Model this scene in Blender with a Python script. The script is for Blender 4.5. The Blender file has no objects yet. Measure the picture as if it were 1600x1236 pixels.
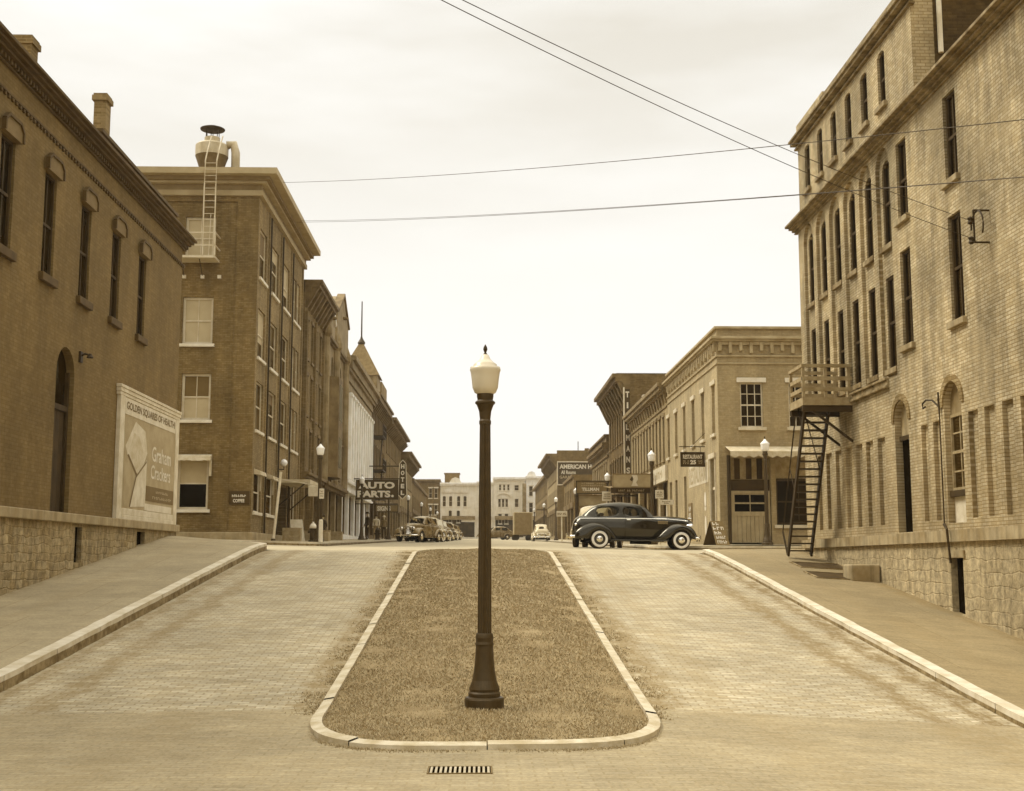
import bpy, bmesh, math, random
from math import sin, cos, pi, radians, tan, atan, exp, log
from mathutils import Vector, Matrix
random.seed(7)
S = bpy.context.scene
C = S.collection

# ------------------------------------------------------------------ camera
F_PX = 1936.0
PITCH = atan(254 / F_PX)
YAW = atan(50 / F_PX * cos(PITCH))
EYE = 1.85
cd = bpy.data.cameras.new('camera')
cd.sensor_width = 36.0
cd.lens = 36.0 * F_PX / 1600.0
cd.clip_start = 0.1
cd.clip_end = 4000
cam = bpy.data.objects.new('camera', cd)
C.objects.link(cam)
cam.location = (0, 0, EYE)
cam.rotation_euler = (pi / 2 + PITCH, 0, -YAW)
S.camera = cam

# ------------------------------------------------------------------ tones (a sepia print: every colour lies on one curve)
_T = [(0, 0, 0, 0), (.0127, .021, .0116, .0024), (.046, .074, .0418, .0105), (.105, .157, .0982, .029),
      (.217, .294, .211, .094), (.378, .470, .375, .212), (.585, .668, .585, .415), (.873, .905, .872, .79), (1, 1, 1, .97)]
def tone(L):
    L = max(0.0, min(1.0, L))
    for a, b in zip(_T, _T[1:]):
        if L <= b[0]:
            t = (L - a[0]) / (b[0] - a[0])
            return tuple(a[i] + t * (b[i] - a[i]) for i in (1, 2, 3)) + (1,)
    return (1, 1, .97, 1)

# ------------------------------------------------------------------ light
SUN_EL, SUN_AZ = radians(52), radians(-75)      # azimuth from +Y, towards -X: the sun stands to the left
W = bpy.data.worlds.new('World'); S.world = W; W.use_nodes = True
nt = W.node_tree; nt.nodes.clear()
def nd(nt, typ, **kw):
    n = nt.nodes.new('ShaderNode' + typ)
    for k, v in kw.items():
        setattr(n, k, v)
    return n
def lk(nt, a, b): nt.links.new(a, b)
sky = nd(nt, 'TexSky', sky_type='NISHITA', sun_disc=False)
sky.sun_elevation = SUN_EL; sky.sun_rotation = SUN_AZ; sky.air_density = 1.0; sky.dust_density = 3.0
hs = nd(nt, 'HueSaturation'); hs.inputs['Saturation'].default_value = 0.05; hs.inputs['Value'].default_value = 1.0
lk(nt, sky.outputs[0], hs.inputs['Color'])
tc = nd(nt, 'TexCoord'); sp = nd(nt, 'SeparateXYZ'); lk(nt, tc.outputs['Generated'], sp.inputs[0])
mp = nd(nt, 'Mapping'); mp.inputs['Scale'].default_value = (1.1, 1.6, 5.0); lk(nt, tc.outputs['Generated'], mp.inputs[0])
no = nd(nt, 'TexNoise'); no.inputs['Scale'].default_value = 2.1; no.inputs['Detail'].default_value = 5; no.inputs['Roughness'].default_value = .52
lk(nt, mp.outputs[0], no.inputs['Vector'])
el = nd(nt, 'MapRange'); el.interpolation_type = 'SMOOTHSTEP'
el.inputs['From Min'].default_value = .12; el.inputs['From Max'].default_value = .46; lk(nt, sp.outputs['Z'], el.inputs['Value'])
nr = nd(nt, 'MapRange'); nr.inputs['From Min'].default_value = .3; nr.inputs['From Max'].default_value = .6; lk(nt, no.outputs['Fac'], nr.inputs['Value'])
mu = nd(nt, 'Math', operation='MULTIPLY'); lk(nt, el.outputs[0], mu.inputs[0]); lk(nt, nr.outputs[0], mu.inputs[1])
cl = nd(nt, 'Mix', data_type='RGBA')
cl.inputs[6].default_value = (6.2, 6.1, 5.8, 1); cl.inputs[7].default_value = (4.75, 4.5, 3.95, 1)
lk(nt, mu.outputs[0], cl.inputs[0])
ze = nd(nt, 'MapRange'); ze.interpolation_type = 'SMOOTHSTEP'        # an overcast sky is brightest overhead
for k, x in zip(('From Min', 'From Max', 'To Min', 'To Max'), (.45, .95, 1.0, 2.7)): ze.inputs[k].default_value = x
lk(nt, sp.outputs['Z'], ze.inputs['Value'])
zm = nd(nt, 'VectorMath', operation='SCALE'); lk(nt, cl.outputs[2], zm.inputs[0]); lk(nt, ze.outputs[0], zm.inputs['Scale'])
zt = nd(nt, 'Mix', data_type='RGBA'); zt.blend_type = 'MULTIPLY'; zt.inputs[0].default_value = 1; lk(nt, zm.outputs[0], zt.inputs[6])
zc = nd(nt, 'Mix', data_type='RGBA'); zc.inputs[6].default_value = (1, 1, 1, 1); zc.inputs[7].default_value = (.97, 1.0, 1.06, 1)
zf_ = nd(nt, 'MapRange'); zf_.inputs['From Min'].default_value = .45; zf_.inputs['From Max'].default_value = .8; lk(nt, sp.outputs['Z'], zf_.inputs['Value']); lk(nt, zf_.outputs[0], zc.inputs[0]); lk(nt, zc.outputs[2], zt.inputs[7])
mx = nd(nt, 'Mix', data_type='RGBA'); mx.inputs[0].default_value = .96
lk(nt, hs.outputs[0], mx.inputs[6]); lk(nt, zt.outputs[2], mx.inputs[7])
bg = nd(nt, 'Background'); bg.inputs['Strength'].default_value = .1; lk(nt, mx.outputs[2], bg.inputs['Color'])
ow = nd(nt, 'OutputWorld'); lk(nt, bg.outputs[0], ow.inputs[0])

sl = bpy.data.lights.new('sun', 'SUN'); sl.energy = 1.6; sl.angle = radians(22); sl.color = (1, .98, .93)
sun = bpy.data.objects.new('sun', sl); C.objects.link(sun)
sd = Vector((sin(SUN_AZ) * cos(SUN_EL), cos(SUN_AZ) * cos(SUN_EL), sin(SUN_EL)))
sun.rotation_euler = sd.to_track_quat('Z', 'Y').to_euler()
S.view_settings.view_transform = 'Standard'; S.view_settings.look = 'None'
S.view_settings.exposure = 0.8; S.view_settings.gamma = 1
S.cycles.max_bounces = 6

# ------------------------------------------------------------------ materials
def mth(nt, op, a, b=None, c=None, clamp=False):
    n = nd(nt, 'Math', operation=op); n.use_clamp = clamp
    for i, x in enumerate((a, b, c)):
        if x is None: continue
        if isinstance(x, (int, float)): n.inputs[i].default_value = x
        else: lk(nt, x, n.inputs[i])
    return n.outputs[0]
def mrange(nt, v, a, b, c, d, smooth=True):
    n = nd(nt, 'MapRange')
    if smooth: n.interpolation_type = 'SMOOTHSTEP'
    for k, x in zip(('From Min', 'From Max', 'To Min', 'To Max'), (a, b, c, d)): n.inputs[k].default_value = x
    lk(nt, v, n.inputs['Value']); return n.outputs[0]
def mix(nt, f, a, b, blend='MIX'):
    n = nd(nt, 'Mix', data_type='RGBA'); n.blend_type = blend
    for i, x in ((0, f), (6, a), (7, b)):
        if isinstance(x, (int, float)): n.inputs[i].default_value = x
        elif isinstance(x, tuple): n.inputs[i].default_value = x
        else: lk(nt, x, n.inputs[i])
    return n.outputs[2]
def noise(nt, vec, scale, det=4, rough=.55, sc3=None):
    if sc3:
        m = nd(nt, 'Mapping'); m.inputs['Scale'].default_value = sc3; lk(nt, vec, m.inputs[0]); vec = m.outputs[0]
    n = nd(nt, 'TexNoise'); n.inputs['Scale'].default_value = scale; n.inputs['Detail'].default_value = det
    n.inputs['Roughness'].default_value = rough; lk(nt, vec, n.inputs['Vector']); return n.outputs['Fac']
def grey(nt, f):      # a float as a multiplying colour
    n = nd(nt, 'CombineColor'); [lk(nt, f, n.inputs[i]) for i in range(3)]; return n.outputs[0]
def newmat(name):
    m = bpy.data.materials.new(name); m.use_nodes = True
    p = m.node_tree.nodes['Principled BSDF']; p.inputs['Specular Tint'].default_value = (1, .84, .56, 1)
    return m, m.node_tree, p
def setbump(nt, p, h, strength, dist=.01):
    b = nd(nt, 'Bump'); b.inputs['Strength'].default_value = strength; b.inputs['Distance'].default_value = dist
    lk(nt, h, b.inputs['Height']); lk(nt, b.outputs[0], p.inputs['Normal'])
def plain(name, L, rough=.75, var=.14, scale=2.5, bump=.25, metal=0, spec=.35, streak=0.0, obj=False):
    m, nt, p = newmat(name)
    g = nd(nt, 'TexCoord').outputs['Object'] if obj else nd(nt, 'NewGeometry').outputs['Position']
    a = noise(nt, g, scale, 5, .6)
    f = mrange(nt, a, .3, .7, 0, 1)
    col = mix(nt, f, tone(L * (1 - var)), tone(L * (1 + var)))
    if streak:
        s = noise(nt, g, 1.0, 4, .6, (5, 5, .5))
        col = mix(nt, 1.0, col, grey(nt, mrange(nt, s, .35, .6, 1 - streak, 1.0)), 'MULTIPLY')
    lk(nt, col, p.inputs['Base Color'])
    p.inputs['Roughness'].default_value = rough; p.inputs['Metallic'].default_value = metal
    p.inputs['Specular IOR Level'].default_value = spec
    if bump: setbump(nt, p, noise(nt, g, scale * 14, 3), bump, .006)
    return m
def planar(nt, axis):
    g = nd(nt, 'NewGeometry').outputs['Position']
    s = nd(nt, 'SeparateXYZ'); lk(nt, g, s.inputs[0])
    c = nd(nt, 'CombineXYZ')
    h, v = {'Y': ('Y', 'Z'), 'X': ('X', 'Z'), 'G': ('X', 'Y')}[axis]
    lk(nt, s.outputs[h], c.inputs[0]); lk(nt, s.outputs[v], c.inputs[1])
    return c.outputs[0], g, s
def brick(name, L, axis, con=.18, mort=.9, stain=.22, bw=.215, bh=.075, bump=.5, streak=.15, blot=0.0, msize=.011, blotL=.4, lo=None, rough=.9):
    m, nt, p = newmat(name)
    v, g, s = planar(nt, axis)
    b = nd(nt, 'TexBrick'); lk(nt, v, b.inputs['Vector'])
    b.inputs['Color1'].default_value = tone(L * (1 - con)); b.inputs['Color2'].default_value = tone(L * (1 + con))
    b.inputs['Mortar'].default_value = tone(L * mort); b.inputs['Scale'].default_value = 1
    b.inputs['Mortar Size'].default_value = msize; b.inputs['Mortar Smooth'].default_value = .3
    b.inputs['Brick Width'].default_value = bw; b.inputs['Row Height'].default_value = bh; b.inputs['Bias'].default_value = -.1
    n1 = noise(nt, g, .55, 5, .62); n2 = noise(nt, g, 1.0, 5, .6, (2.6, 2.6, .35)); n3 = noise(nt, g, 9, 3, .6)
    k = mrange(nt, n1, .3, .7, 1 - stain, 1 + stain * .7)
    k = mth(nt, 'MULTIPLY', k, mrange(nt, n2, .38, .62, 1 - streak, 1 + streak * .4))
    k = mth(nt, 'MULTIPLY', k, mrange(nt, n3, .3, .7, .9, 1.1))
    col = mix(nt, 1.0, b.outputs['Color'], grey(nt, k), 'MULTIPLY')
    if blot:
        n4 = noise(nt, g, .9, 6, .65, (1, 1, .8))
        col = mix(nt, mrange(nt, n4, .5, .68, 0, blot), col, tone(blotL))
    if lo:                       # grime close to a foot line: lo = (z0, z1, strength) follows splash-up dirt
        n5 = noise(nt, g, 1.6, 5, .6)
        zz = mth(nt, 'ADD', s.outputs['Z'], mth(nt, 'MULTIPLY', n5, 1.2))
        col = mix(nt, mrange(nt, zz, lo[0], lo[1], lo[2], 0), col, tone(L * .55))
    lk(nt, col, p.inputs['Base Color']); p.inputs['Roughness'].default_value = rough
    p.inputs['Specular IOR Level'].default_value = .25
    h = mth(nt, 'SUBTRACT', mth(nt, 'MULTIPLY', n3, .5), b.outputs['Fac'])
    setbump(nt, p, h, bump, .012)
    return m
def rubble(name, L, axis, bw=.5, bh=.22, con=.16, smear=.5):
    m, nt, p = newmat(name)
    v, g, s = planar(nt, axis)
    wob = nd(nt, 'TexNoise'); wob.inputs['Scale'].default_value = 2.2; wob.inputs['Detail'].default_value = 3; lk(nt, g, wob.inputs['Vector'])
    vm = nd(nt, 'VectorMath', operation='MULTIPLY_ADD'); lk(nt, wob.outputs['Color'], vm.inputs[0]); vm.inputs[1].default_value = (.34, .2, 0); lk(nt, v, vm.inputs[2])
    b = nd(nt, 'TexBrick'); lk(nt, vm.outputs[0], b.inputs['Vector']); b.inputs['Scale'].default_value = 1
    b.inputs['Color1'].default_value = tone(L * (1 - con)); b.inputs['Color2'].default_value = tone(L * (1 + con)); b.inputs['Mortar'].default_value = tone(L * .86)
    b.inputs['Mortar Size'].default_value = .018; b.inputs['Mortar Smooth'].default_value = .8; b.inputs['Brick Width'].default_value = bw; b.inputs['Row Height'].default_value = bh; b.squash = .7; b.squash_frequency = 3
    n2 = noise(nt, g, 7, 6, .7); n1 = noise(nt, g, .7, 5, .65); n4 = noise(nt, g, 1, 6, .65, (5, 5, .7))
    sm = mrange(nt, n1, .42, .62, 0, smear)                 # smeared old mortar hides part of the stones
    col = mix(nt, sm, b.outputs['Color'], tone(L * 1.05))
    k = mth(nt, 'MULTIPLY', mrange(nt, n2, .3, .7, .66, 1.26), mrange(nt, n4, .35, .62, .76, 1.08))
    k = mth(nt, 'MULTIPLY', k, mrange(nt, noise(nt, g, .4, 4), .3, .7, .85, 1.12))
    col = mix(nt, 1.0, col, grey(nt, k), 'MULTIPLY')
    lk(nt, col, p.inputs['Base Color']); p.inputs['Roughness'].default_value = .95; p.inputs['Specular IOR Level'].default_value = .2
    h = mth(nt, 'SUBTRACT', mth(nt, 'MULTIPLY', n2, .9), mth(nt, 'MULTIPLY', b.outputs['Fac'], mth(nt, 'SUBTRACT', 1.0, sm)))
    setbump(nt, p, h, .5, .04)
    return m
def coated(nt, col, rough, tint, ior, bump=None):
    df = nd(nt, 'BsdfDiffuse'); gl = nd(nt, 'BsdfGlossy'); gl.inputs['Color'].default_value = tint
    if isinstance(rough, float): gl.inputs['Roughness'].default_value = rough
    else: lk(nt, rough, gl.inputs['Roughness'])
    lk(nt, col, df.inputs['Color']); fr = nd(nt, 'Fresnel'); fr.inputs[0].default_value = ior
    if bump:
        b = nd(nt, 'Bump'); b.inputs['Strength'].default_value = bump[1]; b.inputs['Distance'].default_value = .02; lk(nt, bump[0], b.inputs['Height'])
        for q in (df, gl, fr): lk(nt, b.outputs[0], q.inputs['Normal'])
    ms = nd(nt, 'MixShader'); lk(nt, fr.outputs[0], ms.inputs[0]); lk(nt, df.outputs[0], ms.inputs[1]); lk(nt, gl.outputs[0], ms.inputs[2])
    lk(nt, ms.outputs[0], nt.nodes['Material Output'].inputs[0])
def glass(name, L=.012, rough=.12, tint=(.26, .21, .12, 1)):
    m, nt, p = newmat(name)
    g = nd(nt, 'NewGeometry').outputs['Position']
    col = mix(nt, mrange(nt, noise(nt, g, .8, 3), .35, .65, 0, 1), tone(L * .6), tone(L * 1.5))
    coated(nt, col, rough, tint, 1.4, (noise(nt, g, 1.6, 2), .15))
    return m
def clearglass(name):
    m, nt, p = newmat(name)
    tr = nd(nt, 'BsdfTransparent'); tr.inputs[0].default_value = (.62, .6, .52, 1)
    gl = nd(nt, 'BsdfGlossy'); gl.inputs['Roughness'].default_value = .03; gl.inputs['Color'].default_value = (.6, .52, .36, 1)
    fr = nd(nt, 'Fresnel'); fr.inputs[0].default_value = 1.35
    ms = nd(nt, 'MixShader'); lk(nt, fr.outputs[0], ms.inputs[0]); lk(nt, tr.outputs[0], ms.inputs[1]); lk(nt, gl.outputs[0], ms.inputs[2])
    lk(nt, ms.outputs[0], nt.nodes['Material Output'].inputs[0])
    return m
def paint(name, L, rough=.1):
    m, nt, p = newmat(name)
    g = nd(nt, 'TexCoord').outputs['Object']; d = noise(nt, g, 3, 4)
    col = mix(nt, mrange(nt, d, .4, .75, 0, .35), tone(L), tone(min(1, L * 1.6 + .004)))
    coated(nt, col, mrange(nt, d, .35, .7, rough * .7, rough * 1.8), (.95, .86, .66, 1), 1.65)
    return m

MT = {}
def setup_materials():
    M = MT
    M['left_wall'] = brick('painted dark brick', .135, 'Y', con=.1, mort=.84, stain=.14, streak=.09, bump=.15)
    M['left_trim'] = plain('dark cornice', .062, var=.25, scale=3)
    M['hood'] = plain('painted stone hood', .125, var=.15, scale=3)
    M['left_side'] = brick('dark parapet brick', .18, 'Y', con=.15, stain=.25)
    M['chimney'] = brick('chimney brick', .16, 'X', con=.25, stain=.2, mort=1.2)
    M['left_base'] = rubble('left rubble stone', .27, 'Y', .34, .17, .2, .6)
    M['right_wall'] = brick('right tan brick', .36, 'Y', con=.17, mort=.58, stain=.3, streak=.26, blot=.45, blotL=.3, lo=(3.6, 5.2, .35), bh=.068, msize=.011, bump=.7)
    M['right_wall_x'] = brick('right dark tarred brick', .05, 'X', con=.3, stain=.3)
    M['right_pier_x'] = brick('right pier brick', .3, 'X', con=.15, mort=.64, stain=.25)
    M['right_pier'] = brick('right jamb brick', .2, 'Y', con=.25, mort=.6, stain=.25)
    M['right_stone'] = plain('right stone trim', .27, var=.25, scale=2, streak=.3)
    M['right_corn'] = plain('right weathered cornice', .2, var=.45, scale=2.2, streak=.35, bump=.6)
    M['right_base'] = rubble('right rubble stone', .32, 'Y', .5, .24, .13, .8)
    M['l1_wall'] = brick('dark mottled brick', .14, 'X', con=.2, mort=.75, stain=.2, bump=.6)
    M['l1_front'] = brick('street front brick', .19, 'Y', con=.2, mort=.8, stain=.2)
    M['l1_stone'] = plain('pale plinth stone', .28, var=.2, scale=2, streak=.2)
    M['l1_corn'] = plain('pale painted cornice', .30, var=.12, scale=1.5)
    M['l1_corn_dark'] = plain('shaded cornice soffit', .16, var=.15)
    M['brown'] = brick('brown brick front', .15, 'Y', con=.2, stain=.25)
    M['brown_x'] = brick('brown brick flank', .13, 'X', con=.2, stain=.2)
    M['dark_brick'] = brick('dark brick front', .10, 'Y', con=.2, stain=.3)
    M['dark_brick_x'] = brick('dark brick flank', .13, 'X', con=.25, stain=.3)
    M['sand'] = plain('sandstone front', .2, var=.3, scale=1.2, streak=.25)
    M['sand_dark'] = plain('sooty sandstone', .11, var=.35, scale=1.5)
    M['white_stone'] = plain('white terracotta', .78, var=.1, scale=1.2, streak=.12)
    M['pale'] = plain('pale limestone front', .62, var=.1, scale=.8, streak=.12)
    M['r1_side'] = brick('tan flank brick', .28, 'X', con=.1, mort=.9, stain=.12, bump=.3, streak=.1)
    M['r1_front'] = brick('tan painted front', .33, 'Y', con=.06, mort=.9, stain=.14, bump=.2, streak=.14)
    M['r1_trim'] = plain('tan corbel trim', .32, var=.2, scale=2)
    M['tan'] = brick('tan brick front', .27, 'Y', con=.1, stain=.18)
    M['tan_x'] = brick('tan brick flank', .2, 'X', con=.12, stain=.18)
    M['roof'] = plain('tar roof', .05, var=.3)
    M['slate'] = plain('slate roof', .13, var=.2, scale=4)
    M['glass'] = glass('dark window glass')
    M['glass_sheen'] = glass('window glass with pale curtain', .06, .15)
    M['glass_mid'] = glass('dim shop window', .035, .1)
    M['blind'] = plain('pale window blind', .36, var=.05, bump=0)
    M['blind_dark'] = plain('brown roller blind', .10, var=.1, bump=0)
    M['white'] = plain('white painted wood', .6, var=.1, rough=.6)
    M['offwhite'] = plain('off white paint', .48, var=.12, rough=.6)
    M['cream'] = plain('faded cream paint', .52, var=.14, scale=3)
    M['darkwood'] = plain('dark painted wood', .03, var=.3)
    M['midwood'] = plain('weathered wood', .26, var=.25, scale=5)
    M['wood_door'] = plain('pale boarded door', .33, var=.1, scale=3, streak=.15)
    M['iron'] = plain('black iron', .022, var=.3, rough=.6, bump=.2)
    M['lamp_iron'] = plain('dark bronze painted iron', .028, var=.2, rough=.5, scale=12, bump=.3, spec=.5, obj=True)
    M['globe'] = plain('milk glass', .56, var=.04, rough=.25, bump=0, spec=.5, obj=True)
    M['globe_small'] = plain('white milk glass', .85, var=.03, rough=.25, bump=0, spec=.5, obj=True)
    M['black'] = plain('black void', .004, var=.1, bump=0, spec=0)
    M['sign_dark'] = plain('dark sign enamel', .035, var=.2, rough=.5, bump=0)
    M['sign_mid'] = plain('brown sign paint', .15, var=.15, bump=0)
    M['sign_tan'] = plain('tan sign paint', .3, var=.12, bump=0)
    M['sign_pale'] = plain('pale sign paint', .55, var=.1, bump=0)
    M['letter'] = plain('pale lettering', .6, var=.1, bump=0)
    M['letter_dim'] = plain('dim lettering', .33, var=.15, bump=0)
    M['letter_dark'] = plain('dark lettering', .12, var=.1, bump=0)
    M['car_black'] = paint('black car paint', .003)
    M['car_grey'] = paint('grey car paint', .12, .2)
    M['car_light'] = paint('light car paint', .35, .2)
    M['car_brown'] = paint('brown car paint', .03, .16)
    M['chrome'] = plain('chrome', .75, rough=.14, var=.03, metal=1, bump=0)
    M['tyre'] = plain('tyre rubber', .02, var=.2, rough=.85)
    M['whitewall'] = plain('whitewall', .8, var=.06, bump=0)
    M['car_glass'] = clearglass('car glass')
    M['seat'] = plain('car seat cloth', .05, var=.2)
    M['skin'] = plain('skin', .36, var=.08, bump=0)
    M['cloth_dark'] = plain('dark cloth', .03, var=.2)
    M['cloth_pale'] = plain('pale cloth', .5, var=.1)
    M['cloth_mid'] = plain('grey cloth', .16, var=.15)
    M['canvas'] = plain('pale canvas', .45, var=.15, scale=4)
    M['metal_pale'] = plain('galvanised metal', .42, var=.12, rough=.5, streak=.15)
    M['metal_rust'] = plain('rusty metal', .12, var=.25)
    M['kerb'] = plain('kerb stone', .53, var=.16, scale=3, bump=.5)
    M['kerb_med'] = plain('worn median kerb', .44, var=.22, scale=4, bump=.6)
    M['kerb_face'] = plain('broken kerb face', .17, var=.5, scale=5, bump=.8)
    # ---- pavements
    def ground(name, L, sets=True, con=.16, mo=.62, streak=.1, bands=(), bw=.23, bh=.1, patch=.12, speck=.08, rough=.9):
        m, nt, p = newmat(name)
        v, g, s = planar(nt, 'G')
        n1 = noise(nt, g, .35, 5, .6); n2 = noise(nt, g, 1.0, 6, .7, (1.3, 9, 1)); n3 = noise(nt, g, 22, 3, .7); n4 = noise(nt, g, 1.5, 6, .65)
        k = mth(nt, 'MULTIPLY', mrange(nt, n1, .3, .7, 1 - patch, 1 + patch), mrange(nt, n2, .35, .65, 1 - streak, 1 + streak))
        k = mth(nt, 'MULTIPLY', k, mrange(nt, n3, .3, .7, 1 - speck, 1 + speck)); k = mth(nt, 'MULTIPLY', k, mrange(nt, n4, .35, .65, .94, 1.06))
        if sets:
            b = nd(nt, 'TexBrick'); lk(nt, v, b.inputs['Vector']); b.inputs['Scale'].default_value = 1
            b.inputs['Color1'].default_value = tone(L * (1 - con)); b.inputs['Color2'].default_value = tone(L * (1 + con)); b.inputs['Mortar'].default_value = tone(L * mo)
            b.inputs['Mortar Size'].default_value = .01; b.inputs['Brick Width'].default_value = bw; b.inputs['Row Height'].default_value = bh
            col = b.outputs['Color']; h = mth(nt, 'SUBTRACT', n3, b.outputs['Fac'])
        else:
            col = tone(L); h = n3
        col = mix(nt, 1.0, col, grey(nt, k), 'MULTIPLY')
        sp_ = noise(nt, g, 5.5, 5, .6)                        # drips, small stains and pale worn spots
        col = mix(nt, 1.0, col, grey(nt, mth(nt, 'MULTIPLY', mrange(nt, sp_, .6, .7, 1, .84), mrange(nt, sp_, .3, .38, 1.1, 1))), 'MULTIPLY')
        col = mix(nt, 1.0, col, (.95, 1.0, 1.12, 1), 'MULTIPLY')
        xw = mth(nt, 'ADD', s.outputs['X'], mth(nt, 'MULTIPLY', mth(nt, 'SUBTRACT', n4, .5), .9))
        for (c, w, st, LL) in bands:      # dirt and oil lines running along the street
            d = mth(nt, 'ABSOLUTE', mth(nt, 'SUBTRACT', xw, c))
            f = mth(nt, 'MULTIPLY', mrange(nt, d, w * .2, w * .8, st, 0), mrange(nt, noise(nt, g, 4.0, 7, .75, (2.2, .8, 1)), .38, .56, .3, 1))
            col = mix(nt, f, col, tone(LL))
        lk(nt, col, p.inputs['Base Color']); p.inputs['Roughness'].default_value = rough; p.inputs['Specular IOR Level'].default_value = .25
        setbump(nt, p, h, .35, .008)
        return m
    M['brick_road'] = ground('brick paving', .35, True, streak=.14, speck=.14,
        bands=((-2.0, .5, .8, .18), (2.2, .55, .8, .17), (2.95, .4, .35, .22), (5.42, .4, .75, .15), (-5.2, .34, .6, .17), (-5.95, .25, .6, .16), (6.15, .3, .8, .13), (-3.9, .3, .12, .27)))
    M['near_road'] = ground('smooth worn paving', .278, True, .07, .86, streak=.07, speck=.16, bw=.24, bh=.11, bands=((5.6, .9, .45, .2), (-6.6, .8, .5, .18), (-3.4, .5, .2, .2), (3.2, .6, .2, .2)))
    M['far_road'] = ground('far street paving', .32, False, streak=.05, bands=((0, 1.2, .15, .3),))
    M['sidewalk_m'] = ground('sidewalk concrete', .285, True, .03, .74, streak=.06, patch=.16, speck=.14, bw=1.7, bh=2.4, bands=((-9.25, .5, .6, .15), (-7.9, .35, .2, .2)))
    M['sidewalk_r'] = ground('right sidewalk concrete', .21, True, .03, .78, streak=.06, patch=.16, speck=.14, bw=1.75, bh=2.6, bands=((9.4, .5, .6, .14), (7.6, .4, .2, .17)))
    M['soil'] = plain('soil and grass', .185, var=.2, scale=3)
    m, nt, p = newmat('grass blades')
    g = nd(nt, 'NewGeometry'); rnd = g.outputs['Random Per Island']
    n = noise(nt, g.outputs['Position'], .8, 4, .6)
    col = mix(nt, rnd, tone(.26), tone(.39))
    col = mix(nt, mrange(nt, n, .38, .66, 0, .5), col, tone(.3))
    lk(nt, col, p.inputs['Base Color']); p.inputs['Roughness'].default_value = .8; p.inputs['Specular IOR Level'].default_value = .2
    M['grass'] = m
setup_materials()
M = MT

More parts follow.
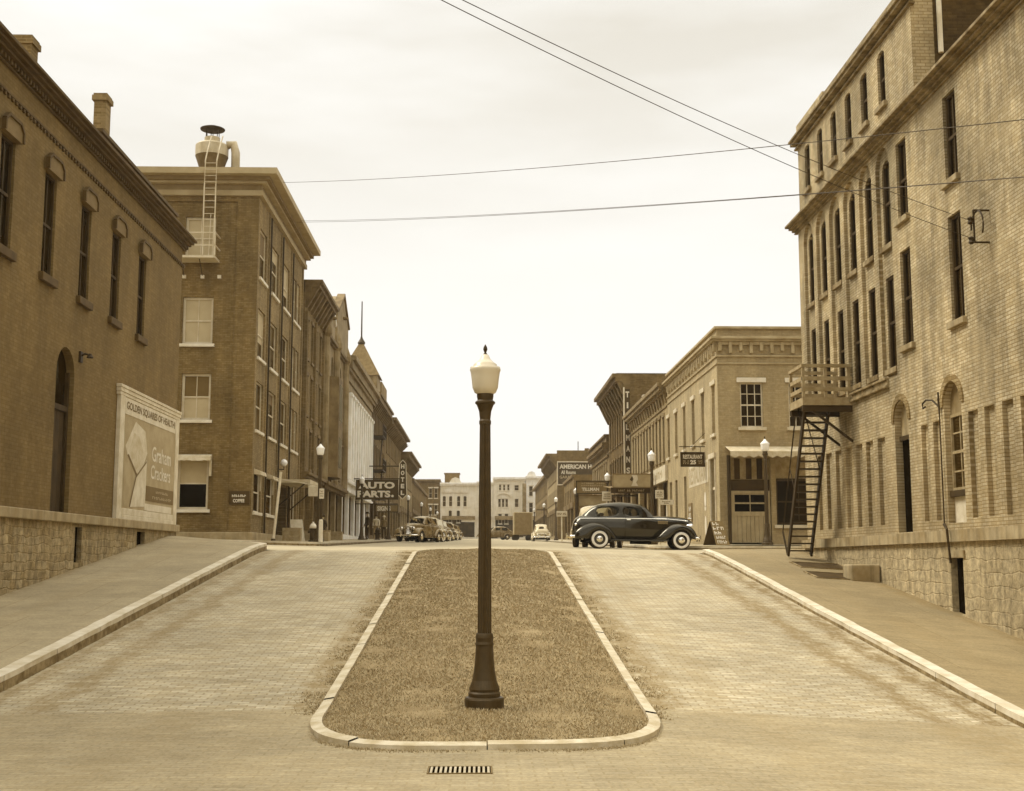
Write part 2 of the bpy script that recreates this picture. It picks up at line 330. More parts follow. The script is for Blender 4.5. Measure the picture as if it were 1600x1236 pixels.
# ------------------------------------------------------------------ mesh helpers
ORG = {}
def link(o, parent):
    C.objects.link(o)
    if parent is not None: o.parent = parent
class Fr:                                  # a wall's own frame: u along it, v up, n out of it
    def __init__(s, O, N, U): s.O, s.N, s.U = Vector(O), Vector(N), Vector(U)
    def __call__(s, u, v, n): return s.O + s.U * u + Vector((0, 0, v)) + s.N * n
def FL(x): return Fr((x, 0, 0), (1, 0, 0), (0, 1, 0))      # faces +X, u = Y
def FRt(x): return Fr((x, 0, 0), (-1, 0, 0), (0, 1, 0))    # faces -X, u = Y
def FS(y): return Fr((0, y, 0), (0, -1, 0), (1, 0, 0))     # faces -Y, u = X
class MB:
    def __init__(s): s.v = []; s.f = []
    def poly(s, pts):
        i = len(s.v); s.v += [tuple(p) for p in pts]; s.f.append(tuple(range(i, i + len(pts)))); return s
    def hexa(s, p):
        i = len(s.v); s.v += [tuple(q) for q in p]
        for q in ((0, 3, 2, 1), (4, 5, 6, 7), (0, 1, 5, 4), (1, 2, 6, 5), (2, 3, 7, 6), (3, 0, 4, 7)): s.f.append(tuple(i + k for k in q))
        return s
    def box(s, x0, x1, y0, y1, z0, z1):
        return s.hexa([(x0, y0, z0), (x1, y0, z0), (x1, y1, z0), (x0, y1, z0), (x0, y0, z1), (x1, y0, z1), (x1, y1, z1), (x0, y1, z1)])
    def fbox(s, F, a, b, c, d, n0, n1):
        return s.hexa([F(a, c, n0), F(b, c, n0), F(b, c, n1), F(a, c, n1), F(a, d, n0), F(b, d, n0), F(b, d, n1), F(a, d, n1)])
    def fquad(s, F, a, b, c, d, n): return s.poly([F(a, c, n), F(b, c, n), F(b, d, n), F(a, d, n)])
    def bar(s, p, q, w, h=None):            # a square bar from p to q
        h = h or w; p, q = Vector(p), Vector(q); t = (q - p).normalized()
        a = t.cross(Vector((0, 0, 1)))
        if a.length < 1e-3: a = Vector((1, 0, 0))
        a.normalize(); b = a.cross(t); a = a * w / 2; b = b * h / 2
        return s.hexa([p - a - b, p + a - b, p + a + b, p - a + b, q - a - b, q + a - b, q + a + b, q - a + b])
    def tube(s, pts, r, n=8, cap=True):
        pts = [Vector(p) for p in pts]; rs = r if isinstance(r, (list, tuple)) else [r] * len(pts)
        rings = []
        for i, p in enumerate(pts):
            t = (pts[min(i + 1, len(pts) - 1)] - pts[max(i - 1, 0)]).normalized()
            a = t.cross(Vector((0, 0, 1)))
            if a.length < 1e-3: a = Vector((1, 0, 0))
            a.normalize(); b = a.cross(t)
            k = len(s.v); rings.append(k)
            s.v += [tuple(p + (a * cos(2 * pi * j / n) + b * sin(2 * pi * j / n)) * rs[i]) for j in range(n)]
        for k0, k1 in zip(rings, rings[1:]):
            s.f += [(k0 + j, k0 + (j + 1) % n, k1 + (j + 1) % n, k1 + j) for j in range(n)]
        if cap:
            s.f.append(tuple(rings[0] + j for j in range(n))[::-1]); s.f.append(tuple(rings[-1] + j for j in range(n)))
        return s
    def lathe(s, prof, n=20, c=(0, 0, 0), flute=0, axis='z'):
        rings = []
        for r, z in prof:
            k = len(s.v); rings.append(k)
            for j in range(n):
                rr = r * (1 - flute * (j % 2)); a = 2 * pi * j / n
                if axis == 'z': s.v.append((c[0] + rr * cos(a), c[1] + rr * sin(a), c[2] + z))
                else: s.v.append((c[0] + rr * cos(a), c[1] + z, c[2] + rr * sin(a)))
        for k0, k1 in zip(rings, rings[1:]):
            s.f += [(k0 + j, k0 + (j + 1) % n, k1 + (j + 1) % n, k1 + j) for j in range(n)]
        s.f.append(tuple(rings[0] + j for j in range(n))[::-1]); s.f.append(tuple(rings[-1] + j for j in range(n)))
        return s
    def build(s, name, mat, parent=None, smooth=False, sub=0, bev=0, solid=0):
        o0 = ORG.get(parent.name, (0, 0, 0)) if parent else (0, 0, 0)
        me = bpy.data.meshes.new(name)
        me.from_pydata([(x - o0[0], y - o0[1], z - o0[2]) for x, y, z in s.v], [], s.f); me.validate(); me.update()
        me.materials.append(mat)
        if smooth: me.polygons.foreach_set('use_smooth', [True] * len(me.polygons))
        o = bpy.data.objects.new(name, me); link(o, parent); ORG[o.name] = o0
        if solid: q = o.modifiers.new('solid', 'SOLIDIFY'); q.thickness = solid; q.offset = -1
        if bev: q = o.modifiers.new('bevel', 'BEVEL'); q.width = bev; q.segments = 2; q.limit_method = 'ANGLE'
        if sub: q = o.modifiers.new('sub', 'SUBSURF'); q.levels = sub; q.render_levels = sub
        return o
def tag(o, label, cat, group=None):
    o['label'] = label; o['category'] = cat
    if group: o['group'] = group
    return o
def thing(name, label, cat, loc=(0, 0, 0), group=None):
    o = bpy.data.objects.new(name, None); C.objects.link(o); o.location = loc; o.empty_display_size = .3
    ORG[o.name] = tuple(loc); return tag(o, label, cat, group)
def struct(mb, name, mat, kind='structure', **k):
    o = mb.build(name, mat, None, **k); o['kind'] = kind; return o
def copytree(o, loc=None, rz=None, label=None, parent=None, swap=None):
    c = o.copy(); C.objects.link(c)
    if parent: c.parent = parent
    if loc is not None: c.location = loc
    if rz is not None: c.rotation_euler = (0, 0, rz)
    if label: c['label'] = label
    for ch in list(o.children): copytree(ch, parent=c)
    return c
def text(s, F, a, b, c, d, n, mat, parent, name='lettering', bold=.0, th=.01, keep=False):
    cu = bpy.data.curves.new('t', 'FONT'); cu.body = s; cu.offset = bold; cu.resolution_u = 3
    o = bpy.data.objects.new('t', cu); C.objects.link(o)
    dg = bpy.context.evaluated_depsgraph_get(); me = bpy.data.meshes.new_from_object(o.evaluated_get(dg))
    bpy.data.objects.remove(o)
    xs = [v.co.x for v in me.vertices]; ys = [v.co.y for v in me.vertices]
    x0, x1, y0, y1 = min(xs), max(xs), min(ys), max(ys)
    R = Vector((0, 0, 1)).cross(F.N); flip = R.dot(F.U) < 0
    mb = MB()
    for v in me.vertices:
        t = (v.co.x - x0) / (x1 - x0); u = b + (a - b) * t if flip else a + (b - a) * t
        mb.v.append(tuple(F(u, c + (d - c) * (v.co.y - y0) / (y1 - y0), n)))
    mb.f = [tuple(p.vertices) for p in me.polygons]
    bpy.data.meshes.remove(me)
    return mb.build(name, mat, parent)
def scribble(F, a, b, c, d, n, mat, parent, rows=1, name='lettering', chars=9):
    mb = MB(); h = (d - c) / rows                 # unreadable small lettering: broken strokes only
    for r in range(rows):
        k = max(3, chars + random.randint(-2, 2)); m = random.uniform(0, .12) * (b - a); w = (b - a - 2 * m) / k
        for i in range(k):
            if random.random() < .08: continue
            u = a + m + i * w; v0 = c + r * h + h * .15; v1 = c + (r + 1) * h - h * .15
            mb.fquad(F, u + w * .08, u + w * .36, v0, v1, n)
            q = random.choice((.2, .45, .7)); mb.fquad(F, u + w * .36, u + w * .82, v0 + (v1 - v0) * q, v0 + (v1 - v0) * (q + .28), n)
            if random.random() < .5: mb.fquad(F, u + w * .62, u + w * .82, v0, v0 + (v1 - v0) * q, n)
    return mb.build(name, mat, parent)
def arcpts(a, b, d, arch, K=10):
    w = b - a; m = (a + b) / 2
    if arch == 'r': r = w / 2; return [(m - r * cos(pi * k / K), d - r + r * sin(pi * k / K)) for k in range(K + 1)]
    rise = .2 * w; R = (w * w / 4 + rise * rise) / (2 * rise); t = math.asin(w / 2 / R)
    return [(m + R * sin(-t + 2 * t * k / K), d - R + R * cos(-t + 2 * t * k / K)) for k in range(K + 1)]
def panel(mb, F, u0, u1, v0, v1, ops=(), n=0):
    """wall sheet with real openings; ops = (a, b, c, d, depth, arch)"""
    us = sorted({u0, u1, *[q for o in ops for q in o[:2]]}); vs = sorted({v0, v1, *[q for o in ops for q in o[2:4]]})
    us = [u for u in us if u0 <= u <= u1]; vs = [v for v in vs if v0 <= v <= v1]
    for a, b in zip(us, us[1:]):
        run = None
        for c, d in zip(vs, vs[1:]):
            cu, cv = (a + b) / 2, (c + d) / 2
            hole = any(o[0] < cu < o[1] and o[2] < cv < o[3] for o in ops)
            if not hole: run = (run[0], d) if run else (c, d)
            if hole and run: mb.fquad(F, a, b, run[0], run[1], n); run = None
        if run: mb.fquad(F, a, b, run[0], run[1], n)
    for o in ops:
        a, b, c, d, dp = o[:5]; arch = o[5] if len(o) > 5 else None; e = n - dp
        top = d
        if arch:
            P = arcpts(a, b, d, arch); top = P[0][1]
            for p, q in zip(P, P[1:]):
                mb.poly([F(p[0], p[1], n), F(q[0], q[1], n), F(q[0], d, n), F(p[0], d, n)])
                mb.poly([F(p[0], p[1], n), F(q[0], q[1], n), F(q[0], q[1], e), F(p[0], p[1], e)])
        else: mb.poly([F(a, d, n), F(b, d, n), F(b, d, e), F(a, d, e)])
        mb.poly([F(a, c, n), F(a, top, n), F(a, top, e), F(a, c, e)]); mb.poly([F(b, c, n), F(b, top, n), F(b, top, e), F(b, c, e)])
        mb.poly([F(a, c, n), F(b, c, n), F(b, c, e), F(a, c, e)])
def shell(mb, x0, x1, y0, y1, z0, z1, skip='', roof=True):
    if 'W' not in skip: mb.poly([(x0, y0, z0), (x0, y1, z0), (x0, y1, z1), (x0, y0, z1)])
    if 'E' not in skip: mb.poly([(x1, y0, z0), (x1, y1, z0), (x1, y1, z1), (x1, y0, z1)])
    if 'S' not in skip: mb.poly([(x0, y0, z0), (x1, y0, z0), (x1, y0, z1), (x0, y0, z1)])
    if 'N' not in skip: mb.poly([(x0, y1, z0), (x1, y1, z0), (x1, y1, z1), (x0, y1, z1)])
    if roof: mb.poly([(x0, y0, z1), (x1, y0, z1), (x1, y1, z1), (x0, y1, z1)])
def window(par, F, a, b, c, d, dep, fr, gl, mid=True, nx=1, ny=1, sill=None, lint=None, fw=.06, n0=0, name='window', glU=None, sproj=.09, vary=0):
    mb = MB(); e = n0 - dep; t = e + .06
    mb.fbox(F, a, a + fw, c, d, e, t); mb.fbox(F, b - fw, b, c, d, e, t)
    mb.fbox(F, a + fw, b - fw, c, c + fw, e, t); mb.fbox(F, a + fw, b - fw, d - fw, d, e, t)
    m = (c + d) / 2
    if mid: mb.fbox(F, a + fw, b - fw, m - .03, m + .03, e, t - .012)
    spans = ((c, m), (m, d)) if mid else ((c, d),)
    for s0, s1 in spans:
        for i in range(1, nx):
            u = a + (b - a) * i / nx; mb.fbox(F, u - .016, u + .016, s0 + .03, s1 - .03, e, t - .025)
        for i in range(1, ny):
            v = s0 + (s1 - s0) * i / ny; mb.fbox(F, a + fw, b - fw, v - .016, v + .016, e, t - .028)
    w = mb.build(name, fr, par)
    if glU: MB().fquad(F, a, b, m, d, e + .012).build('blind', glU, w); MB().fquad(F, a, b, c, m, e + .012).build('pane', gl, w)
    else:
        k = random.random()
        if vary and k < vary: q = lerp(d, m, random.choice((.5, .9, 1.0, 1.3))); MB().fquad(F, a, b, q, d, e + .014).build('blind', M['blind_dark'] if random.random() < .6 else M['blind'], w)
        MB().fquad(F, a, b, c, d, e + .012).build('pane', gl, w)
    if sill: MB().fbox(F, a - .1, b + .1, c - .13, c - .002, n0 - .04, n0 + sproj).build('sill', sill, w, bev=.01)
    if lint: MB().fbox(F, a - .13, b + .13, d + .002, d + .19, n0 - .04, n0 + .06).build('lintel', lint, w, bev=.01)
    return w
def cornice(par, F, a, b, layers, mat, name='cornice', brackets=None, bmat=None, bev=.012):
    mb = MB()
    for v0, v1, n in layers: mb.fbox(F, a, b, v0, v1, -.06, n)
    if brackets:
        step, w, v0, v1, n0, n1 = brackets; k = max(2, round((b - a) / step))
        for i in range(k + 1):
            u = a + .05 + w / 2 + (b - a - w - .1) * i / k
            mb.hexa([F(u - w / 2, v0, -.02), F(u + w / 2, v0, -.02), F(u + w / 2, v0, n0), F(u - w / 2, v0, n0), F(u - w / 2, v1 - .002, -.02), F(u + w / 2, v1 - .002, -.02), F(u + w / 2, v1 - .002, n1), F(u - w / 2, v1 - .002, n1)])
    return mb.build(name, mat, par, bev=bev)

# ------------------------------------------------------------------ the lie of the land
def spl(x, w=.7): return w * log(1 + exp(x / w)) if x / w < 30 else x
def zM(y): return .097 * spl(y - 14.0) - .08 * spl(y - 35.3)
def zL(y): return .102 * spl(y - 14.9) - .085 * spl(y - 35.2)
def zR(y): return -.22 + .1043 * spl(y - 14.2) - .0873 * spl(y - 35.2)
def lerp(a, b, t): return a + (b - a) * t
def H(x, y):
    if x < -6.1: return zL(y) + .03 * min(12, -6.1 - x) * max(0, min(1, (y - 33) / 3))
    if x < -1.8: return lerp(zL(y), zM(y), (x + 6.1) / 4.3)
    if x < 1.95: return zM(y)
    if x < 6.4: return lerp(zM(y), zR(y), (x - 1.95) / 4.45)
    return zR(y)
def zLw(y): return max(zL(y) + .2, min(1.1 + .109 * (y - 23.7), 2.52))
def zRw(y): return max(-.14, min(.42 + .112 * (y - 21.6), 2.12))
def rng(a, b, s):
    k = max(1, int(round((b - a) / s))); return [a + (b - a) * i / k for i in range(k + 1)]
def grid(mb, xs, ys, fn):
    i0 = len(mb.v); nx = len(xs)
    mb.v += [(x, y, fn(x, y)) for y in ys for x in xs]
    for j in range(len(ys) - 1):
        for i in range(nx - 1):
            a = i0 + j * nx + i; mb.f.append((a, a + 1, a + nx + 1, a + nx))
    return mb
# wide terrain sheet under everything
struct(grid(MB(), [-1500, -300, -60, -20, -9, -6.1, -1.8, 1.95, 6.4, 9, 20, 60, 300, 1500], rng(-60, 40, 1.0) + [60, 100, 150, 225, 400, 800, 1600, 2500],
            lambda x, y: H(x, min(y, 230)) - .45), 'ground', M['soil'], smooth=True)
XS = sorted({*rng(-6.1, 6.4, .6), -1.8, 1.95})
struct(grid(MB(), XS, rng(14.85, 36.6, .35), H), 'brick_road', M['brick_road'], smooth=True)
struct(grid(MB(), [-45, -20, -9] + XS + [9, 20, 45], rng(-12, 14.85, .5), H), 'road', M['near_road'], smooth=True)
struct(grid(MB(), [-70, -40, -20, -9] + XS + [9, 20, 40, 70], rng(36.6, 49.5, .5), H), 'cross_street', M['far_road'], smooth=True)
struct(grid(MB(), XS, [49.5, 60, 80, 100, 130, 160, 190, 216], H), 'far_street', M['far_road'], smooth=True)
# sidewalks with their kerbs
def kerb_path(y0, y1, x, side, r, xend):
    P = [(x, y) for y in rng(y0, y1 - r, .5)]
    P += [(x + side * (r - r * cos(t)), y1 - r + r * sin(t)) for t in [pi / 2 * k / 8 for k in range(1, 9)]]
    return P + [(x + side * (r + d), y1) for d in (2, 6, abs(xend - x))]
def kerb(P, top, road, w=.2, name='kerb'):
    mb = MB(); fc = MB()
    def off(i):
        a = Vector(P[max(i - 1, 0)]); b = Vector(P[min(i + 1, len(P) - 1)]); t = (b - a).normalized(); return Vector((t.y, -t.x))
    rows = []
    for i, p in enumerate(P):
        o = off(i); o = o if name == 'L' else -o          # o points to the road
        jit = random.uniform(-.012, .012)
        e = Vector(p) + o * jit; q = e - o * w
        rows.append(((e.x, e.y), (q.x, q.y), top(*p), road(*p)))
    for k_, ((e, q, t, r), (e2, q2, t2, r2)) in enumerate(zip(rows, rows[1:])):
        if k_ % 4 == 0: g_ = .014 / max(.05, (Vector(e) - Vector(e2)).length); e = (lerp(e[0], e2[0], g_), lerp(e[1], e2[1], g_)); q = (lerp(q[0], q2[0], g_), lerp(q[1], q2[1], g_))
        mb.poly([(*e, t), (*e2, t2), (*q2, t2), (*q, t)])
        mb.poly([(*e, t), (*e, t - .075), (*e2, t2 - .075), (*e2, t2)])
        mb.poly([(*q, t), (*q2, t2), (*q2, t2 - .12), (*q, t - .12)])
        i2 = .03
        fc.poly([(*e, t - .074), (*e, r - .05), (*e2, r2 - .05), (*e2, t2 - .074)])
    return mb, fc
def left_top(x, y): return H(x, y) + .2
def right_top(x, y): return H(x, y) + .13
PL = [(-30, 13.4), (-12, 13.4), (-8.1, 13.4)] + [(-8.1 + 2 * sin(t), 15.4 - 2 * cos(t)) for t in [pi / 2 * k / 8 for k in range(1, 9)]] + kerb_path(15.9, 38.0, -6.1, -1, 2.3, -40)
PR = [(30, 12.6), (12, 12.6), (8.4, 12.6)] + [(8.4 - 2 * sin(t), 14.6 - 2 * cos(t)) for t in [pi / 2 * k / 8 for k in range(1, 9)]] + kerb_path(15.1, 36.9, 6.4, 1, 1.3, 40)
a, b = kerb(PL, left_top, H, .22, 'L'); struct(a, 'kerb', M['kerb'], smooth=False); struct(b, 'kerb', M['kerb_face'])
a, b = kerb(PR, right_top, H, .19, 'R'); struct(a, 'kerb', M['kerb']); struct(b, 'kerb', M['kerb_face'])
def sidewalk(P, w, sgn, wallx, top, wz, mat, yq):
    mb = MB(); prev = None
    ins = [(p[0], p[1]) for p in P]
    for x, y in P:
        if abs(x) > 15: continue
        y2 = yq(y); z = top(x, y) - .012
        k = (x, y2)
        inner = (wallx, y)
        cur = [(lerp(x - 0 * sgn, wallx, t), y, lerp(z, wz(y), t)) for t in (0, .25, .5, .75, 1)]
        if prev:
            for i in range(4): mb.poly([prev[i], cur[i], cur[i + 1], prev[i + 1]])
        prev = cur
    return mb
def clampz(f, lo): return f
struct(sidewalk([p for p in PL if p[0] > -9.2], .2, -1, -9.3, left_top, lambda y: zLw(y), M['sidewalk_m'], lambda y: y), 'sidewalk', M['sidewalk_m'], smooth=True)
struct(sidewalk([p for p in PR if p[0] < 9.7], .2, 1, 9.65, right_top, lambda y: zRw(y), M['sidewalk_r'], lambda y: y), 'sidewalk', M['sidewalk_r'], smooth=True)
struct(grid(MB(), [-40, -25, -15, -9.3], [37.2, 37.6, 37.95], lambda x, y: H(x, y) + .19), 'sidewalk', M['sidewalk_m'])
struct(grid(MB(), [9.6, 15, 25, 40], [36.0, 36.5, 36.85], lambda x, y: H(x, y) + .12), 'sidewalk', M['sidewalk_r'])
for sg, xk, xw, y0, hh in ((-1, -6.3, -9.6, 48.6, .16), (1, 6.6, 9.6, 46.4, .14)):      # beyond the cross street
    P = [(sg * 40, y0), (sg * 20, y0), (xk + sg * 1.5, y0)] + [(xk + sg * (1.5 - 1.5 * sin(t)), y0 + 1.5 - 1.5 * cos(t)) for t in [pi / 2 * k / 6 for k in range(1, 7)]] + [(xk, y) for y in (55, 60, 70, 80, 100, 120, 150, 180, 216)]
    a, b = kerb(P, lambda x, y: H(x, y) + hh, H, .18, 'L' if sg < 0 else 'R')
    struct(a, 'kerb', M['kerb']); struct(b, 'kerb', M['kerb_face'])
    mb = MB(); prev = None
    for x, y in [p for p in P if abs(p[0]) <= abs(xk) + 1.5]:
        cur = [(x, y, H(x, y) + hh - .01), (xw, y, H(xk, y) + hh + .03)]
        if prev: mb.poly([prev[0], cur[0], cur[1], prev[1]])
        prev = cur
    mb.poly([(xk + sg * 1.5, y0, H(xk, y0) + hh - .01), (xw, y0, H(xk, y0) + hh + .03), (sg * 40, y0, H(sg * 40, y0) + hh), (sg * 40, y0 + 2.6, H(sg * 40, y0) + hh + .03), (xw, y0 + 2.6, H(xk, y0 + 2.6) + hh + .035)])
    struct(mb, 'sidewalk', M['sidewalk_m'])
# grass median
def med_outline(inset):
    X0, X1, YB, YF = -1.86 + inset, 2.0 - inset, 35.4 - inset, 14.3
    xm = (X0 + X1) / 2; hw = (X1 - X0) / 2; P = []
    for k in range(25):                        # blunt rounded near end
        t = pi * k / 24; c_, s_ = cos(t), sin(t)
        P.append((xm - hw * (abs(c_) ** .5) * (1 if c_ > 0 else -1), YF - (1.95 - inset) * (abs(s_) ** .95)))
    P += [(X1, y) for y in rng(14.7, YB - 1.0, .5)]
    P += [(X1 - 1.0 + cos(t), YB - 1 + sin(t)) for t in [pi / 2 * k / 6 for k in range(1, 7)]]
    P += [(X0 + 1 - sin(t), YB - 1 + cos(t)) for t in [pi / 2 * k / 6 for k in range(0, 7)]]
    P += [(X0, y) for y in rng(14.7, YB - 1.2, .5)[::-1]]
    return P
O0, O1 = med_outline(0), med_outline(.125)
mb = MB(); n = len(O0)
for i in range(n):
    j = (i + 1) % n; a, b, c, d = O0[i], O0[j], O1[j], O1[i]; h = .07 + .008 * sin(i // 4 * 2.3)
    if i % 4 == 0: g_ = .012 / max(.05, (Vector(a) - Vector(b)).length); a = (lerp(a[0], b[0], g_), lerp(a[1], b[1], g_)); d = (lerp(d[0], c[0], g_), lerp(d[1], c[1], g_))
    mb.poly([(*a, H(*a) + h - .02), (*b, H(*b) + h - .02), (*c, H(*c) + h), (*d, H(*d) + h)])
    mb.poly([(*a, H(*a) - .05), (*b, H(*b) - .05), (*b, H(*b) + h - .02), (*a, H(*a) + h - .02)])
    mb.poly([(*d, H(*d) + h), (*c, H(*c) + h), (*c, H(*c)), (*d, H(*d))])
struct(mb, 'kerb', M['kerb_med'])
def wmed(y, inset=.1):
    if y >= 14.3: return 1.93 - inset
    q = min(1, (14.3 - y) / (1.95 - inset)) ** (1 / .95); return (1.93 - inset) * max(0, 1 - q * q) ** .25
def inmed(x, y): return abs(x - .07) < wmed(y, .13) and y < 35.2
def zmed(x, y):
    e = max(0, min(wmed(y, .06) - abs(x - .07), y - 12.35, 35.4 - y)); e = min(1, e / .45)
    return zM(y) + .045 + e * (.055 * (1 - ((x - .07) / 1.9) ** 2) + .01) + .012 * sin(x * 5 + y * 3) * sin(y * 2.1)
mb = MB(); pr = None
ys = [12.41, 12.44, 12.5, 12.6, 12.75, 12.95, 13.2, 13.45, 13.7, 13.9, 14.1] + rng(14.3, 35.25, .3)
for y in ys:
    w = max(.02, wmed(y, .06))
    if y > 34.2: w = 1.85 - .75 * ((y - 34.2) / 1.05) ** 2
    cur = [(.07 + w * t, y, zmed(.07 + w * t, y) - .02) for t in (-1, -.6, -.2, .2, .6, 1)]
    if pr:
        for i in range(5): mb.poly([pr[i], pr[i + 1], cur[i + 1], cur[i]])
    pr = cur
struct(mb, 'lawn', M['soil'], smooth=True)
mb = MB(); R = random.random
def blade(x, y, z, h, w):
    a = R() * 2 * pi; dx, dy = cos(a) * w, sin(a) * w; lx, ly = (R() - .5) * h * 2.0, (R() - .5) * h * 2.0
    k = len(mb.v); mb.v += [(x - dx, y - dy, z), (x + dx, y + dy, z), (x + lx, y + ly, z + h)]; mb.f.append((k, k + 1, k + 2))
N = 0
while N < 120000:
    y = 12.4 + 22.9 * (R() ** 1.25); x = -1.75 + 3.65 * R()
    if not inmed(x, y) or (x - .06) ** 2 + (y - 14.5) ** 2 < .055: continue
    if sin(x * 2.3 + y * 1.1) * sin(y * .9 - x * 1.7) > .55 and R() < .35: continue        # thin worn patches
    N += 1; t = R() < .006
    blade(x, y, zmed(x, y) - .02, (.014 + .017 * R()) * (2.0 if t else 1), .006 + .006 * (y - 12) / 12)
for k in range(20000):                                      # weeds creeping over the kerb into the paving
    y = 14.2 + 20.9 * R(); sd_ = random.choice((-1, 1)); q = abs(random.gauss(0, .17)) * (.5 + .9 * abs(sin(y * .8 + sd_) * sin(y * 2.1)))
    x = (-1.84 - q) if sd_ < 0 else (1.98 + q)
    if sin(y * 3.1 + sd_) + sin(y * 7.3) < -.7: continue
    blade(x, y, H(x, y) - .005, .012 + .02 * R(), .01)
for k in range(4500):
    t = pi * R(); c_ = cos(t); x = .07 - 1.95 * (abs(c_) ** .5) * (1 if c_ > 0 else -1); y = 14.3 - 1.98 * sin(t) ** .95 - abs(random.gauss(0, .06)); blade(x, y, 0, .012 + .02 * R(), .008)
struct(mb, 'grass', M['grass'], 'stuff')

# ================================================================== LEFT WAREHOUSE
def left_warehouse():
    x = -9.2; F = FL(x); T = thing('brick_warehouse', 'long dark two storey brick building with hooded windows and arched doorway, left edge', 'building', (x, 37.55, 2.5))
    wins = [33.2 - 2.42 * k for k in range(9)]; W2 = .72
    ops = [(y - W2 / 2, y + W2 / 2, 7.78, 9.98, .12) for y in wins]
    ops += [(26.82, 28.02, 2.83, 6.5, .2, 'r'), (15.2, 16.4, 2.83, 6.5, .2, 'r')]
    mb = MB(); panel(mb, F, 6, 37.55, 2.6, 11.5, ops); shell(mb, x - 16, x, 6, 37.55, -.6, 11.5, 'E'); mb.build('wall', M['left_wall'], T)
    for y in wins:
        w = window(T, F, y - W2 / 2, y + W2 / 2, 7.78, 9.98, .11, M['darkwood'], M['glass'], nx=2)
        MB().fbox(F, y - .48, y + .48, 7.6, 7.776, -.05, .1).build('sill', M['left_trim'], w, bev=.012)
        hb = MB()                                         # pediment-like hood mould with ears
        pts = [(-.47, 9.99), (-.47, 10.2), (-.3, 10.34), (.3, 10.34), (.47, 10.2), (.47, 9.99)]
        n0, n1 = -.02, .1
        hb.poly([F(y + p, q, n1) for p, q in pts])
        for p, q in zip(pts, pts[1:] + pts[:1]): hb.poly([F(y + p[0], p[1], n0), F(y + q[0], q[1], n0), F(y + q[0], q[1], n1), F(y + p[0], p[1], n1)])
        db = MB()
        for p, q in zip(pts[:-1], pts[1:]): db.bar(F(y + p[0], p[1] + .01, .09), F(y + q[0], q[1] + .01, .09), .09, .06)
        db.build('drip_mould', M['left_trim'], w)
        hb.build('hood', M['hood'], w)
    for a in (26.82, 15.2):
        b = a + 1.2; mb = MB(); e = -.19
        mb.fbox(F, a, a + .09, 2.83, 6.0, e, e + .09); mb.fbox(F, b - .09, b, 2.83, 6.0, e, e + .09); mb.fbox(F, a + .09, b - .09, 5.1, 5.22, e, e + .1)
        for k in range(4): mb.fbox(F, a + .1 + k * .25, a + .34 + k * .25, 2.86, 5.09, e, e + .03)
        d = mb.build('door', M['darkwood'], T); MB().fquad(F, a, b, 5.2, 6.5, e + .01).build('transom', M['glass'], d)
        MB().fbox(F, a - .05, b + .05, 2.7, 2.825, -.4, .14).build('doorstep', M['left_base'], d)
    cornice(T, F, 6, 37.75, [(10.78, 10.83, .05)], M['left_trim'], 'corbel_band', (.2, .09, 10.71, 10.78, .045, .045))
    cornice(T, F, 6, 37.85, [(11.29, 11.33, .06), (11.43, 11.49, .2), (11.49, 11.55, .29), (11.55, 11.62, .38)], M['left_trim'], 'cornice', (.17, .085, 11.33, 11.43, .12, .12), M['left_trim'])
    mb = MB(); mb.fbox(F, 29.9, 37.55, 11.52, 12.33, -.6, -.25); mb.build('parapet', M['left_side'], T)
    MB().fbox(F, 29.84, 37.62, 12.33, 12.42, -.66, -.18).build('coping', M['left_trim'], T)
    for xa, xb, cy, zt in ((-10.2, -9.8, 26.0, 13.15), (-10.32, -10.0, 32.0, 14.15)):
        MB().box(xa, xb, cy, cy + .42, 11.4, zt - .2).build('chimney', M['chimney'], T)
        MB().box(xa - .05, xb + .05, cy - .05, cy + .47, zt - .2, zt - .06).box(xa - .02, xb + .02, cy - .02, cy + .44, zt - .06, zt).build('chimney_cap', M['chimney'], T.children[-1])
    G = FL(x + .1)
    mb = MB(); panel(mb, G, 6, 37.55, -.6, 2.62, [(28.25, 28.75, 1.75, 2.55, .12), (33.3, 34.1, 2.1, 2.55, .12), (22.3, 22.8, 1.3, 2.3, .12)])
    mb.poly([G(37.55, -.6, 0), G(37.55, 2.62, 0), G(37.55, 2.62, -.12), G(37.55, -.6, -.12)])
    mb.build('stone_base', M['left_base'], T)
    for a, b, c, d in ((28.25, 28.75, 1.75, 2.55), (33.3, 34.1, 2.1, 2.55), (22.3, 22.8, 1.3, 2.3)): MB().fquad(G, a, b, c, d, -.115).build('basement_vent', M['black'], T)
    MB().fbox(F, 6, 37.6, 2.62, 2.83, -.05, .2).build('stone_ledge', M['l1_stone'], T, bev=.02)
left_warehouse()
def wall_fixture():
    F = FL(-9.2); T = thing('wall_lamp', 'small dark iron bracket lamp beside the tall arched doorway of the dark warehouse', 'wall lamp', (-9.2, 28.35, 6.4))
    MB().fbox(F, 28.25, 28.42, 6.3, 6.55, 0, .05).build('back_plate', M['iron'], T)
    MB().tube([F(28.33, 6.45, .03), F(28.33, 6.5, .12), F(28.36, 6.48, .2)], .025, 6).build('arm', M['iron'], T)
    MB().lathe([(.03, .06), (.04, .03), (.08, -.03), (.07, -.04)], 12, F(28.38, 6.45, .22)).build('shade', M['iron'], T)
wall_fixture()
